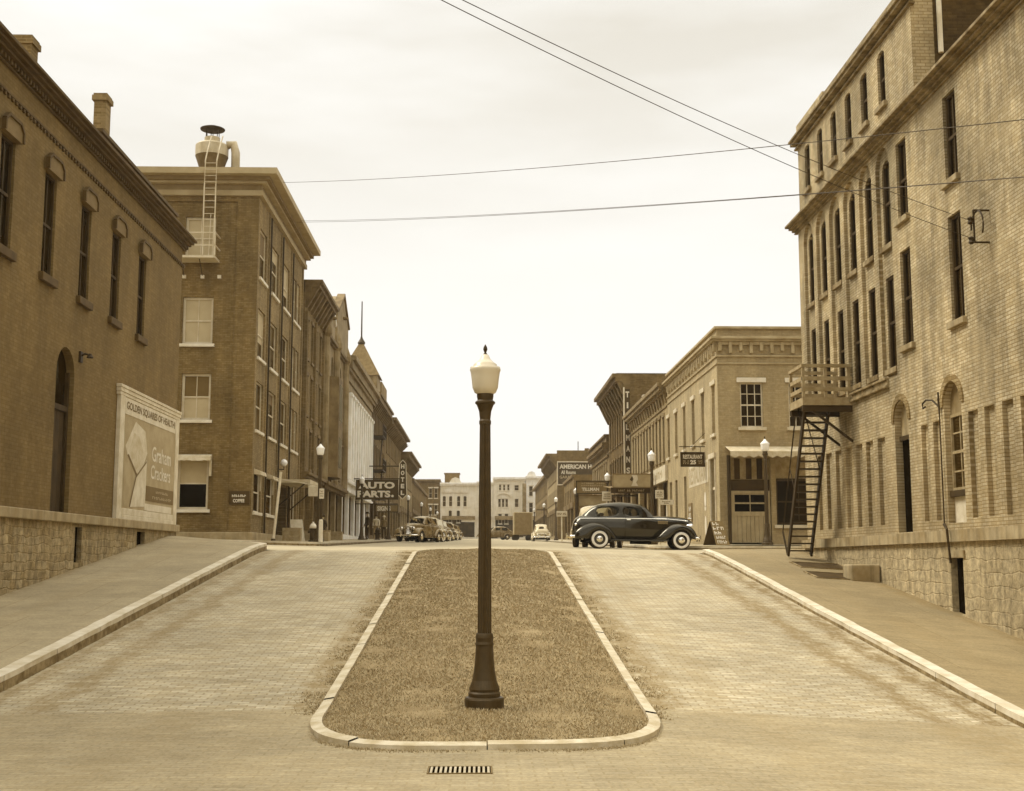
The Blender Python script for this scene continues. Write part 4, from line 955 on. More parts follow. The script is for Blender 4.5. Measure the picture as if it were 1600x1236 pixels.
# Victorian stone front with gables
def gabled_front():
    T, F, cs = simple('gabled_stone_building', 'ornate sooty stone front with a gable, turret stub and projecting bay window', -1, 72.05, 83.4, zf(78), 15.2,
        'sand', 'sand', [(12.4, 14.3), (9.6, 11.6), (6.9, 8.9)], 2.2, 1.0, [(14.85, 14.95, .15), (14.95, 15.15, .3), (9.15, 9.25, .12)], 'sand_dark', None, 'r', lint=None)
    for a, b, zt, zs in ((72.1, 75.6, 17.0, 16.1), (77.0, 83.2, 18.9, 17.3)):
        m = (a + b) / 2; mb = MB(); P = [(a, 15.2), (b, 15.2), (b, zs), (m, zt), (a, zs)]
        mb.poly([F(u, v, .25) for u, v in P]); mb.poly([F(u, v, -.7) for u, v in P])
        for p, q in zip(P, P[1:] + P[:1]): mb.poly([F(*p, -.7), F(*q, -.7), F(*q, .25), F(*p, .25)])
        mb.build('gable', M['sand'], T)
        MB().bar(F(a - .15, zs, .1), F(m, zt + .08, .1), .5, .18).bar(F(b + .15, zs, .1), F(m, zt + .08, .1), .5, .18).build('gable_coping', M['white_stone'] if a < 75 else M['sand_dark'], T)
        MB().lathe([(.3, -.05), (.3, .06), (.2, .1)], 14, F(m, zs + .1, .27)).build('roundel', M['sand_dark'], T)
    MB().box(-12.5, -9.3, 77.2, 83.0, 15.2, 17.9).build('attic', M['sand'], T)
    mb = MB()                                              # oriel
    for c, d in ((7.2, 9.0), (10.0, 12.2)):
        P = [(73.0, 0), (73.6, .8), (75.8, .8), (76.4, 0)]
        for p, q in zip(P, P[1:]): mb.poly([F(p[0], c - .6, p[1]), F(q[0], c - .6, q[1]), F(q[0], d + .4, q[1]), F(p[0], d + .4, p[1])])
        mb.poly([F(p[0], d + .4, p[1]) for p in P]); mb.poly([F(p[0], c - .6, p[1]) for p in P])
    mb.build('oriel', M['sand_dark'], T)
    for c, d in ((7.2, 9.0), (10.0, 12.2)): MB().fquad(F, 73.9, 75.5, c, d, .81).build('pane', M['glass'], T)
    for y in (72.3, 77.6, 83.1): MB().lathe([(.28, 6.2), (.28, 14.8), (.4, 15), (.4, 15.3), (.12, 16.1)], 12, (-9.15, y, 0)).build('turret', M['sand'], T)
    cornice(T, F, 72.2, 83.2, [(5.9, 6.1, .25), (6.1, 6.3, .45)], M['sand_dark'], 'shop_cornice')
gabled_front()
def column_front():
    y0, y1 = 83.5, 104; T, F, cs = simple('white_column_building', 'building with tall white terracotta columns under a brown attic cornice', -1, y0, y1, zf(90), 14.0,
        'white_stone', 'tan_x', [(11.3, 13.0), (8.4, 10.4)], 1.7, .9, [(13.2, 13.45, .25), (13.45, 13.9, .12), (14.5, 14.7, .4), (14.7, 15.2, .55), (15.2, 15.55, .8), (14.0, 14.5, .2)], 'sand', None, shopmat='sand_dark')
    k = int((y1 - y0) / 1.7); m = (y1 - y0 - k * 1.7) / 2
    for i in range(k + 1):
        y = y0 + m + i * 1.7
        if y0 + .2 < y < y1 - .2: MB().fbox(F, y - .26, y + .26, 7.2, 13.19, .0, .38).fbox(F, y - .33, y + .33, 12.9, 13.1, .0, .46).build('column', M['white_stone'], T)
    cornice(T, F, y0 + .1, y1 - .1, [(6.3, 6.5, .3), (6.5, 6.9, .18), (6.9, 7.15, .4)], M['white_stone'], 'base_course')
    MB().box(-23, -8.9, y0 + .3, y1 - .3, 15.555, 15.59).build('roof', M['roof'], T)
column_front()
def tower_building():
    T, F, cs = simple('towered_building', 'dark ornate building with a steep pyramid tower roof and flagpole', -1, 104.1, 120, zf(110), 15.6,
        'dark_brick', 'sand', [(12.6, 14.6), (9.6, 11.6), (7, 8.8)], 1.6, .7, [(15.0, 15.2, .3), (15.2, 15.6, .7), (15.6, 15.8, .85)], 'sand_dark', (1.2, .3, 14.4, 15.2, .1, .6), lint='sand_dark')
    MB().box(-12.8, -9.1, 113.5, 119.5, 15.6, 18.0).build('stair_tower', M['tan_x'], T)
    c = (-10.75, 110.5); mb = MB(); b = 1.6
    MB().box(c[0] - b, c[0] + b, c[1] - b, c[1] + b, 15.6, 17.9).build('tower', M['sand'], T)
    q = [(c[0] - b - .2, c[1] - b - .2, 17.9), (c[0] + b + .2, c[1] - b - .2, 17.9), (c[0] + b + .2, c[1] + b + .2, 17.9), (c[0] - b - .2, c[1] + b + .2, 17.9)]
    t = [(c[0] - .2, c[1] - .2, 21.0), (c[0] + .2, c[1] - .2, 21.0), (c[0] + .2, c[1] + .2, 21.0), (c[0] - .2, c[1] + .2, 21.0)]
    MB().hexa(q + t).build('tower_roof', M['slate'], T)
    MB().lathe([(.3, 20.95), (.35, 21.1), (.12, 21.5), (.07, 21.7), (.05, 24.9)], 10, (c[0], c[1], 0)).build('flagpole', M['iron'], T)
    for v in (12.2, 9.3, 6.9):                             # fire escape on the front
        f = MB().fbox(F, 105, 108.5, v - .08, v, 0.02, 1.0).build('fire_platform', M['iron'], T); mb = MB()
        for h in (.45, .9): mb.bar(F(105, v + h, 1), F(108.5, v + h, 1), .05)
        for i in range(8): mb.bar(F(105 + i * .5, v, 1), F(105 + i * .5, v + .9, 1), .04)
        if v > 7: mb.bar(F(105.3, v - 2.6, .7), F(108, v, .7), .1)
        mb.build('railing', M['iron'], f)
tower_building()
T, F, cs = simple('cornice_brick_building', 'tall brown brick building with a projecting end cornice behind the hotel sign', -1, 120.1, 144, zf(130), 15.4, 'brown', 'tan_x',
    [(12.2, 14), (9.6, 11.4), (7, 8.8)], 2.2, .9, [(14.6, 14.8, .3), (14.8, 15.2, .7), (15.2, 15.45, 1.1)], 'sand_dark', (1.6, .35, 14, 14.8, .1, .9))
MB().box(-11.2, -9.6, 138, 140, 15.4, 17.2).build('chimney', M['dark_brick_x'], T)
T, F, cs = simple('flat_cornice_building', 'three storey building with wide flat cornice and a ball finial, far left of the street', -1, 144.1, 168, zf(150), 13.6, 'tan', 'brown_x',
    [(10.6, 12.4), (7.9, 9.7)], 2.4, 1.0, [(13.2, 13.5, .4), (13.5, 13.9, 1.0), (13.9, 14.15, 1.3)], 'sand_dark', (1.8, .4, 12.6, 13.5, .1, .9))
MB().lathe([(.3, 14.1), (.3, 14.9), (.5, 15.1), (.62, 15.5), (.4, 15.95), (.05, 16.1)], 12, (-10.6, 156, 0)).build('finial', M['sand_dark'], T)
T, F, cs = simple('low_shop_row', 'low plain shop row near the far end of the street on the left', -1, 168.1, 214, zf(190), 12.6, 'brown', 'dark_brick_x', [(8.4, 10.4)], 3.0, 1.2, [(12.2, 12.6, .3)], 'sand_dark')

# ================================================================== RIGHT ROW
def restaurant():
    x = 9.5; T = thing('restaurant_building', 'two storey tan corner building with corbelled cornice and scalloped white awning, across the cross street', 'building', (x, 49, 2.2)); F = FRt(x); G = FS(49); xe = 24; ye = 62.3
    up = [49.95 + 2.42 * k for k in range(6)]
    ops = [(y - .36, y + .36, 6.85, 8.85, .2) for y in up] + [(49.75, 50.75, 2.4, 5.86, .35), (56.9, 57.6, 3.2, 5.6, .25), (59.5, 60.2, 2.5, 5.6, .25), (61.2, 62.0, 2.5, 5.6, .25)]
    mb = MB(); panel(mb, F, 49, ye, 1.5, 11.1, ops); mb.build('front_wall', M['r1_front'], T)
    sw = [(10.4 + 1.95 * k, 11.32 + 1.95 * k) for k in range(6)]
    so = [(a, b, 7.04, 8.84, .2) for a, b in sw] + [(9.95, 11.55, 2.35, 5.82, .3), (11.75, 14.6, 3.15, 5.82, .3), (15, 18.5, 3.1, 5.8, .3)]
    mb = MB(); panel(mb, G, x, xe, 1.5, 11.1, so); shell(mb, x, xe, 49, ye, 1.5, 11.08, 'WS'); mb.build('flank_wall', M['r1_side'], T)
    for y in up: window(T, F, y - .36, y + .36, 6.85, 8.85, .18, M['offwhite'], M['glass'], sill=M['cream'], lint=M['cream'], vary=.4)
    for a, b in sw: window(T, G, a, b, 7.04, 8.84, .16, M['cream'], M['glass'], nx=3, ny=2, sill=M['cream'], lint=M['white'])
    d = MB().fquad(F, 49.75, 50.75, 2.4, 5.86, -.33).build('corner_door', M['darkwood'], T); MB().fbox(F, 49.75, 50.75, 4.62, 4.72, -.33, -.05).build('transom_bar', M['cream'], d); MB().fbox(F, 49.66, 49.74, 2.45, 5.9, -.02, .06).fbox(F, 50.76, 50.84, 2.45, 5.9, -.02, .06).fbox(F, 49.6, 50.9, 5.88, 6.08, -.02, .1).build('frame', M['cream'], d)
    for a, b, c in ((56.9, 57.6, 3.2), (59.5, 60.2, 2.5), (61.2, 62.0, 2.5)): window(T, F, a, b, c, 5.6, .22, M['darkwood'], M['glass'], sill=None)
    # corner shopfront under the awning
    MB().fquad(G, 9.95, 11.55, 4.5, 5.82, -.28).build('transom_panel', M['midwood'], T)
    mb = MB(); [mb.fbox(G, u, u + .22, 4.98, 5.8, -.27, -.24) for u in (10.15, 10.62, 11.05)]; mb.build('transom_glass', M['glass_mid'], T)
    MB().fquad(G, 9.95, 11.55, 4.52, 4.96, -.26).build('sign_strip', M['sign_dark'], T)
    mb = MB(); a, b = 10.05, 11.42; c, dd = 2.45, 4.5
    for i in range(8): mb.fbox(G, a + (b - a) * i / 8, a + (b - a) * (i + 1) / 8 - .012, c, 3.5, -.22, -.15)
    mb.fbox(G, a - .1, a, c, dd, -.24, -.1); mb.fbox(G, b, b + .1, c, dd, -.24, -.1); mb.fbox(G, a, b, dd - .09, dd, -.24, -.1); mb.fbox(G, a, b, 3.5, 3.62, -.24, -.13)
    dr = mb.build('boarded_door', M['wood_door'], T)
    window(dr if False else T, G, a, b, 3.62, dd - .09, .2, M['wood_door'], M['black'], nx=2, name='door_window')
    window(T, G, 11.75, 14.6, 3.15, 5.0, .27, M['darkwood'], M['glass'], nx=3, mid=True, name='shop_window', fw=.1, sill=M['cream'])
    MB().fquad(G, 11.75, 14.6, 5.0, 5.82, -.25).build('transom_panel', M['midwood'], T)
    window(T, G, 15, 18.5, 3.1, 5.8, .27, M['darkwood'], M['glass'], nx=3, mid=False, name='shop_window', fw=.1)
    MB().tube([G(9.86, 2.4, .07), G(9.86, 5.9, .07)], .07, 8).build('downspout', M['iron'], T)
    mb = MB(); n = 34; X0, X1_ = 9.75, 16.0                 # scalloped awning
    for i in range(n):
        u, u2 = lerp(X0, X1_, i / n), lerp(X0, X1_, (i + 1) / n); s = .09 * abs(sin(pi * i / 2)); s2 = .09 * abs(sin(pi * (i + 1) / 2))
        mb.poly([G(u, 6.25, .02), G(u2, 6.25, .02), G(u2, 5.98, 1.0), G(u, 5.98, 1.0)]); mb.poly([G(u, 5.98, 1.0), G(u2, 5.98, 1.0), G(u2, 5.82 - s2, 1.0), G(u, 5.82 - s, 1.0)])
    aw = mb.build('awning', M['canvas'], T, solid=.012)
    # cornice: plain bands, arched corbel table, parapet
    for FF, a, b, e in ((F, 49.02, ye - .02, 0), (G, x - .34, xe, 1)):
        L = [(9.58, 9.64, .05), (9.88, 9.95, .06), (10.5, 10.58, .2), (10.58, 10.68, .28), (11.02, 11.12, .1)]
        mb = MB()
        for v0, v1, nn in L: mb.fbox(FF, (x - nn) if e else a, b, v0, v1, -.05, nn)
        k = int((b - a) / .42)
        for i in range(k):
            u = (a if not e else x) + .05 + i * .42
            mb.fbox(FF, u, u + .13, 10.02 if i % 2 else 10.12, 10.498, -.02, .13); mb.fbox(FF, u + .13, u + .42, 10.36, 10.498, -.02, .1)
        mb.build('cornice', M['r1_trim'], T, bev=.01)
    MB().box(10.3, 11.1, 58.5, 59.3, 11, 11.9).build('chimney', M['tan_x'], T)
    # faded painted wall advertisement on the street front
    FF = F
    s = thing('painted_wall_sign', 'faded white lettering painted on the tan wall beside the corner doorway', 'painted sign', (9.48, 53.5, 4.0))
    MB().fbox(F, 51.4, 56.2, 5.0, 5.95, -.01, .006).build('ground', M['cream'], s)
    text('RESTAURANT', F, 51.55, 56.05, 5.1, 5.85, .012, M['letter_dim'], s, bold=.02)
    for v, h in ((4.3, .33), (3.93, .1), (3.2, .42)):
        MB().poly([F(52.2 + .22 * cos(t), v + h * sin(t), .008) for t in [2 * pi * k / 14 for k in range(14)]]).build('painted_oval', M['letter'], s)
restaurant()
T, F, cs = simple('many_windowed_building', 'long two storey brick building with many narrow windows next to the restaurant', 1, 62.35, 78, zf(68), 10.7, 'tan', 'tan_x',
    [(6.9, 9.1)], 1.28, .62, [(9.5, 9.56, .06), (10.2, 10.35, .25), (10.35, 10.55, .4), (10.55, 10.75, .5)], 'sand', (1.0, .25, 9.7, 10.2, .08, .2), lint='sand', sill='sand')
MB().fbox(F, 62.5, 71, 5.75, 6.55, .0, .14).build('sign_band', M['cream'], T); scribble(F, 62.9, 70.6, 5.88, 6.42, .146, M['letter_dim'], T, 1, chars=8)
T, F, cs = simple('tall_cornice_building', 'tall dark brick building with big overhanging cornice and lettered flank', 1, 78.05, 91, zf(84), 12.9, 'dark_brick', 'dark_brick_x',
    [(9.6, 11.6), (6.6, 8.6)], 1.5, .7, [(12.2, 12.4, .2), (12.4, 12.9, .4), (13.05, 13.3, .9), (13.3, 13.55, 1.1), (12.9, 13.05, .5)], 'sand_dark', (1.5, .35, 11.6, 13.05, .1, .8), lint='sand_dark')
MB().box(8.7, 23.5, 78.3, 90.8, 13.555, 13.6).build('roof', M['roof'], T); MB().box(9.55, 23.5, 78.07, 78.5, 12.86, 13.5).build('parapet', M['dark_brick_x'], T)
GS = FS(78.05)
s = thing('painted_flank_letter', 'big white letter S painted on the dark brick flank beside the blade sign', 'painted sign', (10.4, 78, 12))
text('S', GS, 10.25, 10.6, 11.7, 12.2, .012, M['letter'], s, bold=.05)
s = thing('vertical_blade_sign', 'tall narrow blade sign with small white letters stacked down the dark brick front', 'sign', (9.2, 77.9, 7))
MB().box(9.14, 9.47, 77.7, 77.86, 6.3, 12.5).build('blade', M['sign_dark'], s); MB().box(9.06, 9.135, 77.68, 77.88, 6.2, 12.6).build('edge', M['cream'], s)
for i, ch in enumerate('TILLMANS'): text(ch, FS(77.7), 9.19 if ch != 'I' else 9.26, 9.43 if ch != 'I' else 9.36, 11.95 - i * .69, 12.33 - i * .69, .012, M['letter'], s, bold=.04)
T, F, cs = simple('stone_front_building', 'narrow pale stone front with stepped cornice past the tall dark building', 1, 91.05, 105, zf(98), 10.2, 'sand', 'dark_brick_x',
    [(6.8, 9.0)], 1.5, .8, [(9.3, 9.45, .15), (9.9, 10.1, .35), (10.1, 10.35, .5), (10.35, 10.8, .2), (10.8, 10.95, .35)], 'sand_dark', lint='sand')
T, F, cs = simple('low_brick_building', 'low plain brick building between the stone front and the hotel', 1, 126, 140, zf(130), 10.3, 'brown', 'brown_x', [(7.2, 9)], 2.4, 1, [(10, 10.3, .2)], 'sand_dark')
T, F, cs = simple('american_hotel', 'brick hotel with white lettered dark sign painted on its flank, far right', 1, 153, 175, zf(160), 14.4, 'tan', 'brown_x',
    [(11.5, 13), (8.8, 10.4)], 2.2, 1, [(13.6, 14.0, .4), (14.0, 14.4, .9), (14.4, 14.7, 1.4)], 'sand_dark', (1.8, .4, 12.9, 14, .1, .9))
MB().box(9.5, 23, 153.05, 153.4, 14.38, 15.1).build('parapet', M['brown_x'], T); MB().box(13.0, 13.5, 153.4, 154, 15, 15.4).build('chimney', M['dark_brick_x'], T)
MB().tube([(12.2, 154, 14.5), (12.2, 154, 16.3)], .05, 6).build('mast', M['iron'], T)
GA = FS(153)
s = thing('hotel_wall_sign', 'dark painted wall sign lettered AMERICAN HOTEL on the brick flank', 'painted sign', (12, 152.9, 12))
MB().fbox(GA, 9.6, 15.6, 10.9, 13.6, 0, .03).build('panel', M['sign_dark'], s)
MB().fbox(GA, 9.5, 15.7, 13.6, 13.74, 0, .06).fbox(GA, 9.5, 15.7, 10.76, 10.9, 0, .06).fbox(GA, 9.5, 9.6, 10.9, 13.6, 0, .06).build('border', M['cream'], s)
text('AMERICAN HOTEL', GA, 9.8, 15.4, 12.8, 13.35, .04, M['letter'], s, bold=.035); text('All Rooms', GA, 10.0, 11.8, 12.15, 12.6, .04, M['letter'], s, bold=.02)
text('GARAGE', GA, 9.8, 11.7, 11.6, 11.95, .04, M['letter_dim'], s, bold=.02); text('A.C.', GA, 10.7, 11.7, 11.05, 11.42, .04, M['letter'], s, bold=.03)
T, F, cs = simple('far_right_row', 'brown brick shop row beyond the hotel on the right', 1, 175.1, 214, zf(190), 13.6, 'brown', 'dark_brick_x', [(11, 12.6), (8.6, 10.2)], 2.6, 1, [(13.2, 13.6, .5)], 'sand_dark')
MB().fbox(F, 176, 178, 8.6, 8.75, 0, 1.5).build('balcony', M['sand_dark'], T)

# ================================================================== closing the far end of the street
def far_front(name, label, x0, x1, z1, groups, mat='pale', y=225, arch=None, ped=None, sid='white_stone'):
    G = FS(y); z0 = H(0, 225); T = thing(name, label, 'building', ((x0 + x1) / 2, y, z0))
    ops = [(c - w / 2, c + w / 2, a, b, .3) + ((arch,) if arch else ()) for cs, w, a, b in groups for c in cs]
    mb = MB(); panel(mb, G, x0, x1, z0 - .5, z1, ops + [(x0 + .4, x1 - .4, z0 + .3, z0 + 3.4, .4)]); shell(mb, x0, x1, y, y + 15, z0 - .5, z1, 'S'); mb.build('wall', M[mat], T)
    for cs, w, a, b in groups:
        for c in cs: window(T, G, c - w / 2, c + w / 2, a, b, .25, M['offwhite'], M['glass_mid'], sill=M['white'], lint=None if arch else M['white'])
    w = window(T, G, x0 + .4, x1 - .4, z0 + .3, z0 + 3.4, .35, M['darkwood'], M['glass_mid'], nx=5, mid=False, name='shop_window'); MB().fbox(G, x0 + .3, x1 - .3, z0 + 3.42, z0 + 4.1, 0, .25).build('fascia', M['sand'], w)
    cornice(T, G, x0 - .1, x1 + .1, [(z1 - .6, z1 - .35, .2), (z1 - .35, z1, .5)], M[sid])
    if ped:
        m, hw, h = ped; mb = MB(); P = [(m - hw, z1), (m + hw, z1), (m + hw * .6, z1 + h * .75), (m, z1 + h), (m - hw * .6, z1 + h * .75)]
        for n in (.2, -.3): mb.poly([G(u, v, n) for u, v in P])
        for p, q in zip(P, P[1:] + P[:1]): mb.poly([G(*p, -.3), G(*q, -.3), G(*q, .2), G(*p, .2)])
        mb.build('pediment', M[mat], T)
    return T, G
z5 = H(0, 225)
T, G = far_front('white_arched_building', 'white building with pairs of arched windows and a low pediment closing the street', -7.2, -.6, 15.4, [((-6.5, -5.35, -3.9, -2.75), .62, 11.1, 13.0), ((-5.4, -3.95), .62, 8.2, 10.4)], arch='r', ped=(-4.5, 1.1, 1.0))
MB().fbox(G, -3.4, -1.0, 8.3, 10.6, 0, .1).build('blank_panel', M['white'], T)
for c in (-5.9, -3.3): MB().fbox(G, c - 1.05, c + 1.05, 13.6, 13.85, 0, .25).fbox(G, c - .8, c + .8, 13.85, 14.1, 0, .3).build('hood', M['pale'], T)
T, G = far_front('pale_middle_building', 'pale narrow building with an arched upper window partly hidden by the main lamp post', -.58, 2.3, 15.6, [((-.0, 1.3), .6, 11.1, 13.2), ((.2, 1.4), .6, 8.3, 10.2)], arch='r')
T, G = far_front('pale_three_storey_building', 'pale three storey building with triple windows and dark shopfront at the street end', 2.35, 8.2, 16.4, [((3.6, 4.35, 5.1), .42, 14.0, 15.1), ((6.6,), .8, 14.0, 15.0), ((3.5, 4.15, 4.8), .5, 11.0, 12.5), ((6.6,), .7, 11.0, 12.5), ((3.6, 4.75), .65, 8.0, 9.8), ((6.6,), .7, 8.0, 9.8)])
mb = MB(); P = [(4.2 + 1.3 * cos(t), 12.75 + .75 * sin(t)) for t in [pi * k / 12 for k in range(13)]]
for p, q in zip(P, P[1:]): mb.bar(G(*p, .1), G(*q, .1), .2, .16)
mb.build('arch_hood', M['white'], T)
s = thing('far_vertical_sign', 'tall narrow lettered blade sign at the right end of the pale three storey building', 'sign', (8, 224, 11))
MB().box(7.6, 8.3, 223.6, 223.8, 8.6, 15.2).build('blade', M['sand'], s)
for i in range(6): scribble(FS(223.6), 7.7, 8.2, 9 + i * 1.0, 9.7 + i * 1.0, .012, M['letter_dark'], s, 1, chars=3)
T, G = far_front('pale_end_building', 'pale slim end building with a small gable right of the three storey front', 8.3, 12.5, 16.6, [((9.2, 10.5), .7, 13, 14.8), ((9.2, 10.5), .7, 10, 11.8)], ped=(9.3, .9, .9), mat='white_stone')
T, G = far_front('brown_end_building', 'brown end building at the left corner of the far cross street', -14, -7.25, 16.0, [((-9, -8), .6, 12.6, 14.4), ((-9, -8), .6, 9.6, 11.4)], mat='brown_x', sid='sand_dark')
tk = thing('rooftop_box', 'dark square penthouse standing behind the low pediment of the white building', 'penthouse', (-5.1, 232, 15)); MB().box(-6.6, -3.9, 230.5, 234, 15, 17.4).build('walls', M['brown_x'], tk); MB().box(-6.75, -3.75, 230.4, 234.1, 17.4, 17.55).build('coping', M['sand_dark'], tk)

# ================================================================== STREET LAMPS
def make_lamp(loc, label, group, detail=True, gm='globe'):
    T = thing('street_lamp', label, 'street lamp', loc, group); x, y, z = loc; n = 32 if detail else 14; c = (x, y, z)
    MB().lathe([(.225, -0.0962), (.225, 0.0962), (.215, 0.1154), (.18, 0.1251), (.185, 0.1635), (.17, 0.1828), (.175, 0.2116), (.165, 0.2405), (.14, 0.3078), (.122, 0.404), (.108, 0.5387), (.1, 0.6926)], n, c).build('base', M['lamp_iron'], T, smooth=False, bev=0)
    MB().lathe([(.103, 0.6926), (.108, 0.7119), (.098, 0.7407), (.104, 0.7888), (.098, 0.8177), (.09, 0.8369)], n, c).build('collar', M['lamp_iron'], T)
    MB().lathe([(.08, 0.8273), (.077, 1.539), (.07, 2.501), (.063, 3.271)], n, c, flute=.11 if detail else 0).build('shaft', M['lamp_iron'], T)
    MB().lathe([(.07, 3.252), (.07, 3.29), (.062, 3.309), (.072, 3.405), (.1, 3.482), (.118, 3.497), (.118, 3.516), (.09, 3.54), (.098, 3.579), (.098, 3.612)], n, c).build('capital', M['lamp_iron'], T)
    g = MB().lathe([(.085, 3.603), (.125, 3.627), (.15, 3.684), (.162, 3.8), (.172, 3.867), (.182, 3.896), (.176, 3.93), (.14, 3.935), (.138, 3.963), (.1, 3.992), (.06, 4.031), (.042, 4.074), (.02, 4.088)], n, c).build('globe', M[gm], T, smooth=True)
    MB().lathe([(.03, 4.079), (.012, 4.108), (.026, 4.146), (.02, 4.175), (.004, 4.204)], 10, c).build('finial', M['iron'], T)
    return T
make_lamp((.055, 14.5, zmed(.055, 14.5) - .03), 'tall dark fluted street lamp with milk glass globe standing on the grass median', 'street lamps')
far = make_lamp((-6.7, 52, H(-6.3, 52) + .15), 'street lamp with a small white plate by the dark corner brick building', 'street lamps', False, 'globe_small')
P = [(11.0, 47.5, 'street lamp standing in front of the boarded door under the scalloped awning'), (7.5, 54, 'street lamp behind the hood of the black sedan, left of the hanging restaurant sign'),
     (7.5, 73, 'street lamp above the roof of the black sedan, before the dark brick front'), (7.4, 96, 'street lamp before the dark lettered hotel wall sign on the right'),
     (-7.6, 80, 'street lamp in front of the AUTO PARTS sign'), (-6.75, 92, 'street lamp at the right end of the AUTO PARTS sign'), (-6.7, 116, 'street lamp just right of the hotel blade sign'),
     (-6.6, 140, 'street lamp above the row of parked cars, third beyond the AUTO PARTS sign'), (-6.6, 165, 'street lamp near the far left corner, before the white arched building'), (-6.6, 192, 'most distant street lamp on the left pavement'),
     (7.2, 118, 'street lamp left of the white street name board'), (7.2, 140, 'street lamp before the balconied brown row on the right'), (7.2, 165, 'small distant street lamp left of the hotel on the right pavement'), (7.2, 192, 'most distant street lamp on the right pavement')]
for x, y, l in P: copytree(far, (x, y, H(max(-6.3, min(6.6, x)), y) + .15), label=l)

# ================================================================== CARS
def loft(stations, close=False):
    mb = MB(); n = len(stations[0])
    for st in stations: mb.v += st
    for j in range(len(stations) - 1):
        for i in range(n - 1): mb.f.append((j * n + i, (j + 1) * n + i, (j + 1) * n + i + 1, j * n + i + 1))
    if close: mb.f.append(tuple(range(n))[::-1]); mb.f.append(tuple((len(stations) - 1) * n + i for i in range(n)))
    return mb
def make_car(label, group, mat, loc=(0, 0, 0), ww=True):
    T = thing('parked_car', label, 'car', (0, 0, 0), group); PT = M[mat]
    # lower body: closed loft along x; rear axle x=0, front axle x=2.96
    def sec(x, zb, zt, wb, wm, wt):
        r = [(x, -wb, zb), (x, -wm, zb + (zt - zb) * .35), (x, -wm, zb + (zt - zb) * .7), (x, -wt, zt - .04), (x, -wt * .72, zt + .01), (x, 0, zt + .02)]
        return r + [(p[0], -p[1], p[2]) for p in r[:-1][::-1]]
    low = loft([sec(-.98, .5, .72, .4, .45, .4), sec(-.95, .42, .98, .55, .62, .5), sec(-.8, .38, 1.16, .6, .7, .52), sec(-.55, .36, 1.22, .62, .74, .62), sec(-.2, .34, 1.18, .64, .76, .68), sec(.4, .32, 1.17, .66, .78, .72),
                sec(1.2, .32, 1.17, .66, .78, .72), sec(1.8, .32, 1.19, .64, .74, .68), sec(2.05, .34, 1.22, .58, .66, .52), sec(2.5, .36, 1.21, .48, .54, .42), sec(3.0, .4, 1.19, .36, .42, .32), sec(3.3, .44, 1.14, .26, .32, .24), sec(3.46, .5, 1.0, .16, .22, .16)], True)
    low.build('body', PT, T, smooth=True, sub=1)
    # greenhouse with real window openings
    def gs(x, zb, zt, wb, wt):
        h = zt - zb
        r = [(x, -wb, zb), (x, -(wb * .97), zb + h * .1), (x, -lerp(wb, wt, .62), zb + h * .74), (x, -wt, zt - h * .1), (x, -wt * .6, zt - .015), (x, 0, zt)]
        return r + [(p[0], -p[1], p[2]) for p in r[:-1][::-1]]
    st = [gs(-.62, 1.1, 1.24, .52, .3), gs(-.36, 1.12, 1.46, .62, .44), gs(-.12, 1.12, 1.6, .67, .5), gs(.1, 1.13, 1.67, .7, .53), gs(.72, 1.13, 1.73, .72, .56), gs(.86, 1.13, 1.73, .72, .56), gs(1.52, 1.13, 1.66, .7, .54), gs(1.68, 1.14, 1.58, .69, .5), gs(2.0, 1.17, 1.24, .6, .46)]
    for i in range(11):                                    # raked windscreen: lower rows run forward
        pass
    mb = loft(st); n = 11
    def drop(j, i): return (j in (2, 3, 5)) and i in (1, 8) or (j == 7 and i in (3, 4, 5, 6)) or (j == 0 and i in (4, 5))
    mb.f = [f for k, f in enumerate(mb.f) if not drop(k // (n - 1), k % (n - 1))]
    mb.build('roof', PT, T, smooth=True, sub=2, solid=.03)
    for sg in (-1, 1):
        for xa, xb, z1 in ((-.1, .72, 1.58), (.84, 1.56, 1.62)):
            MB().poly([(xa, sg * .67, 1.16), (xb, sg * .69, 1.16), (xb, sg * .57, z1), (xa, sg * .56, z1)]).build('side_window', M['car_glass'], T)
    MB().poly([(1.97, -.46, 1.24), (1.97, .46, 1.24), (1.69, .44, 1.55), (1.69, -.44, 1.55)]).build('windscreen', M['car_glass'], T)
    mb = MB().box(.15, .75, -.6, .6, .5, .85).box(-.02, .16, -.58, .58, .6, 1.3).box(.95, 1.45, -.6, .6, .5, .8).box(.82, .95, -.58, .58, .6, 1.27); mb.build('seats', M['seat'], T, bev=.05)
    MB().tube([(1.62 - .07 * sin(t) * .5, .3 + .19 * cos(t), 1.1 + .17 * sin(t)) for t in [2 * pi * k / 12 for k in range(13)]], .016, 6).build('steering_wheel', M['iron'], T)
    # fenders
    def fender(xs, tops, wx, yin, yout, arch, bot, fl=None):
        for sg in (-1, 1):
            st = []
            for x, zt in zip(xs, tops):
                d = abs(x - wx); zb = bot
                if d < arch: zb = max(bot, .34 + (arch * arch - d * d) ** .5)
                zb = min(zb, zt - .06); o = yout - (.1 if x in (xs[0], xs[-1]) else 0)
                m = lerp(yin, o, .55)
                st.append([(x, sg * yin, min(zb + .02, zt - .03)), (x, sg * yin, zt - .05), (x, sg * m, zt), (x, sg * (o - .04), zt - .07), (x, sg * o, lerp(zb, zt, .5)), (x, sg * (o - .01), zb)])
            loft(st).build('fender', PT, T, smooth=True, sub=2, solid=.025)
    fender([-.95, -.78, -.52, -.36, -.2, .0, .2, .36, .5, .6], [.56, .72, .86, .92, .94, .93, .86, .76, .6, .42], 0, .55, .9, .4, .34)
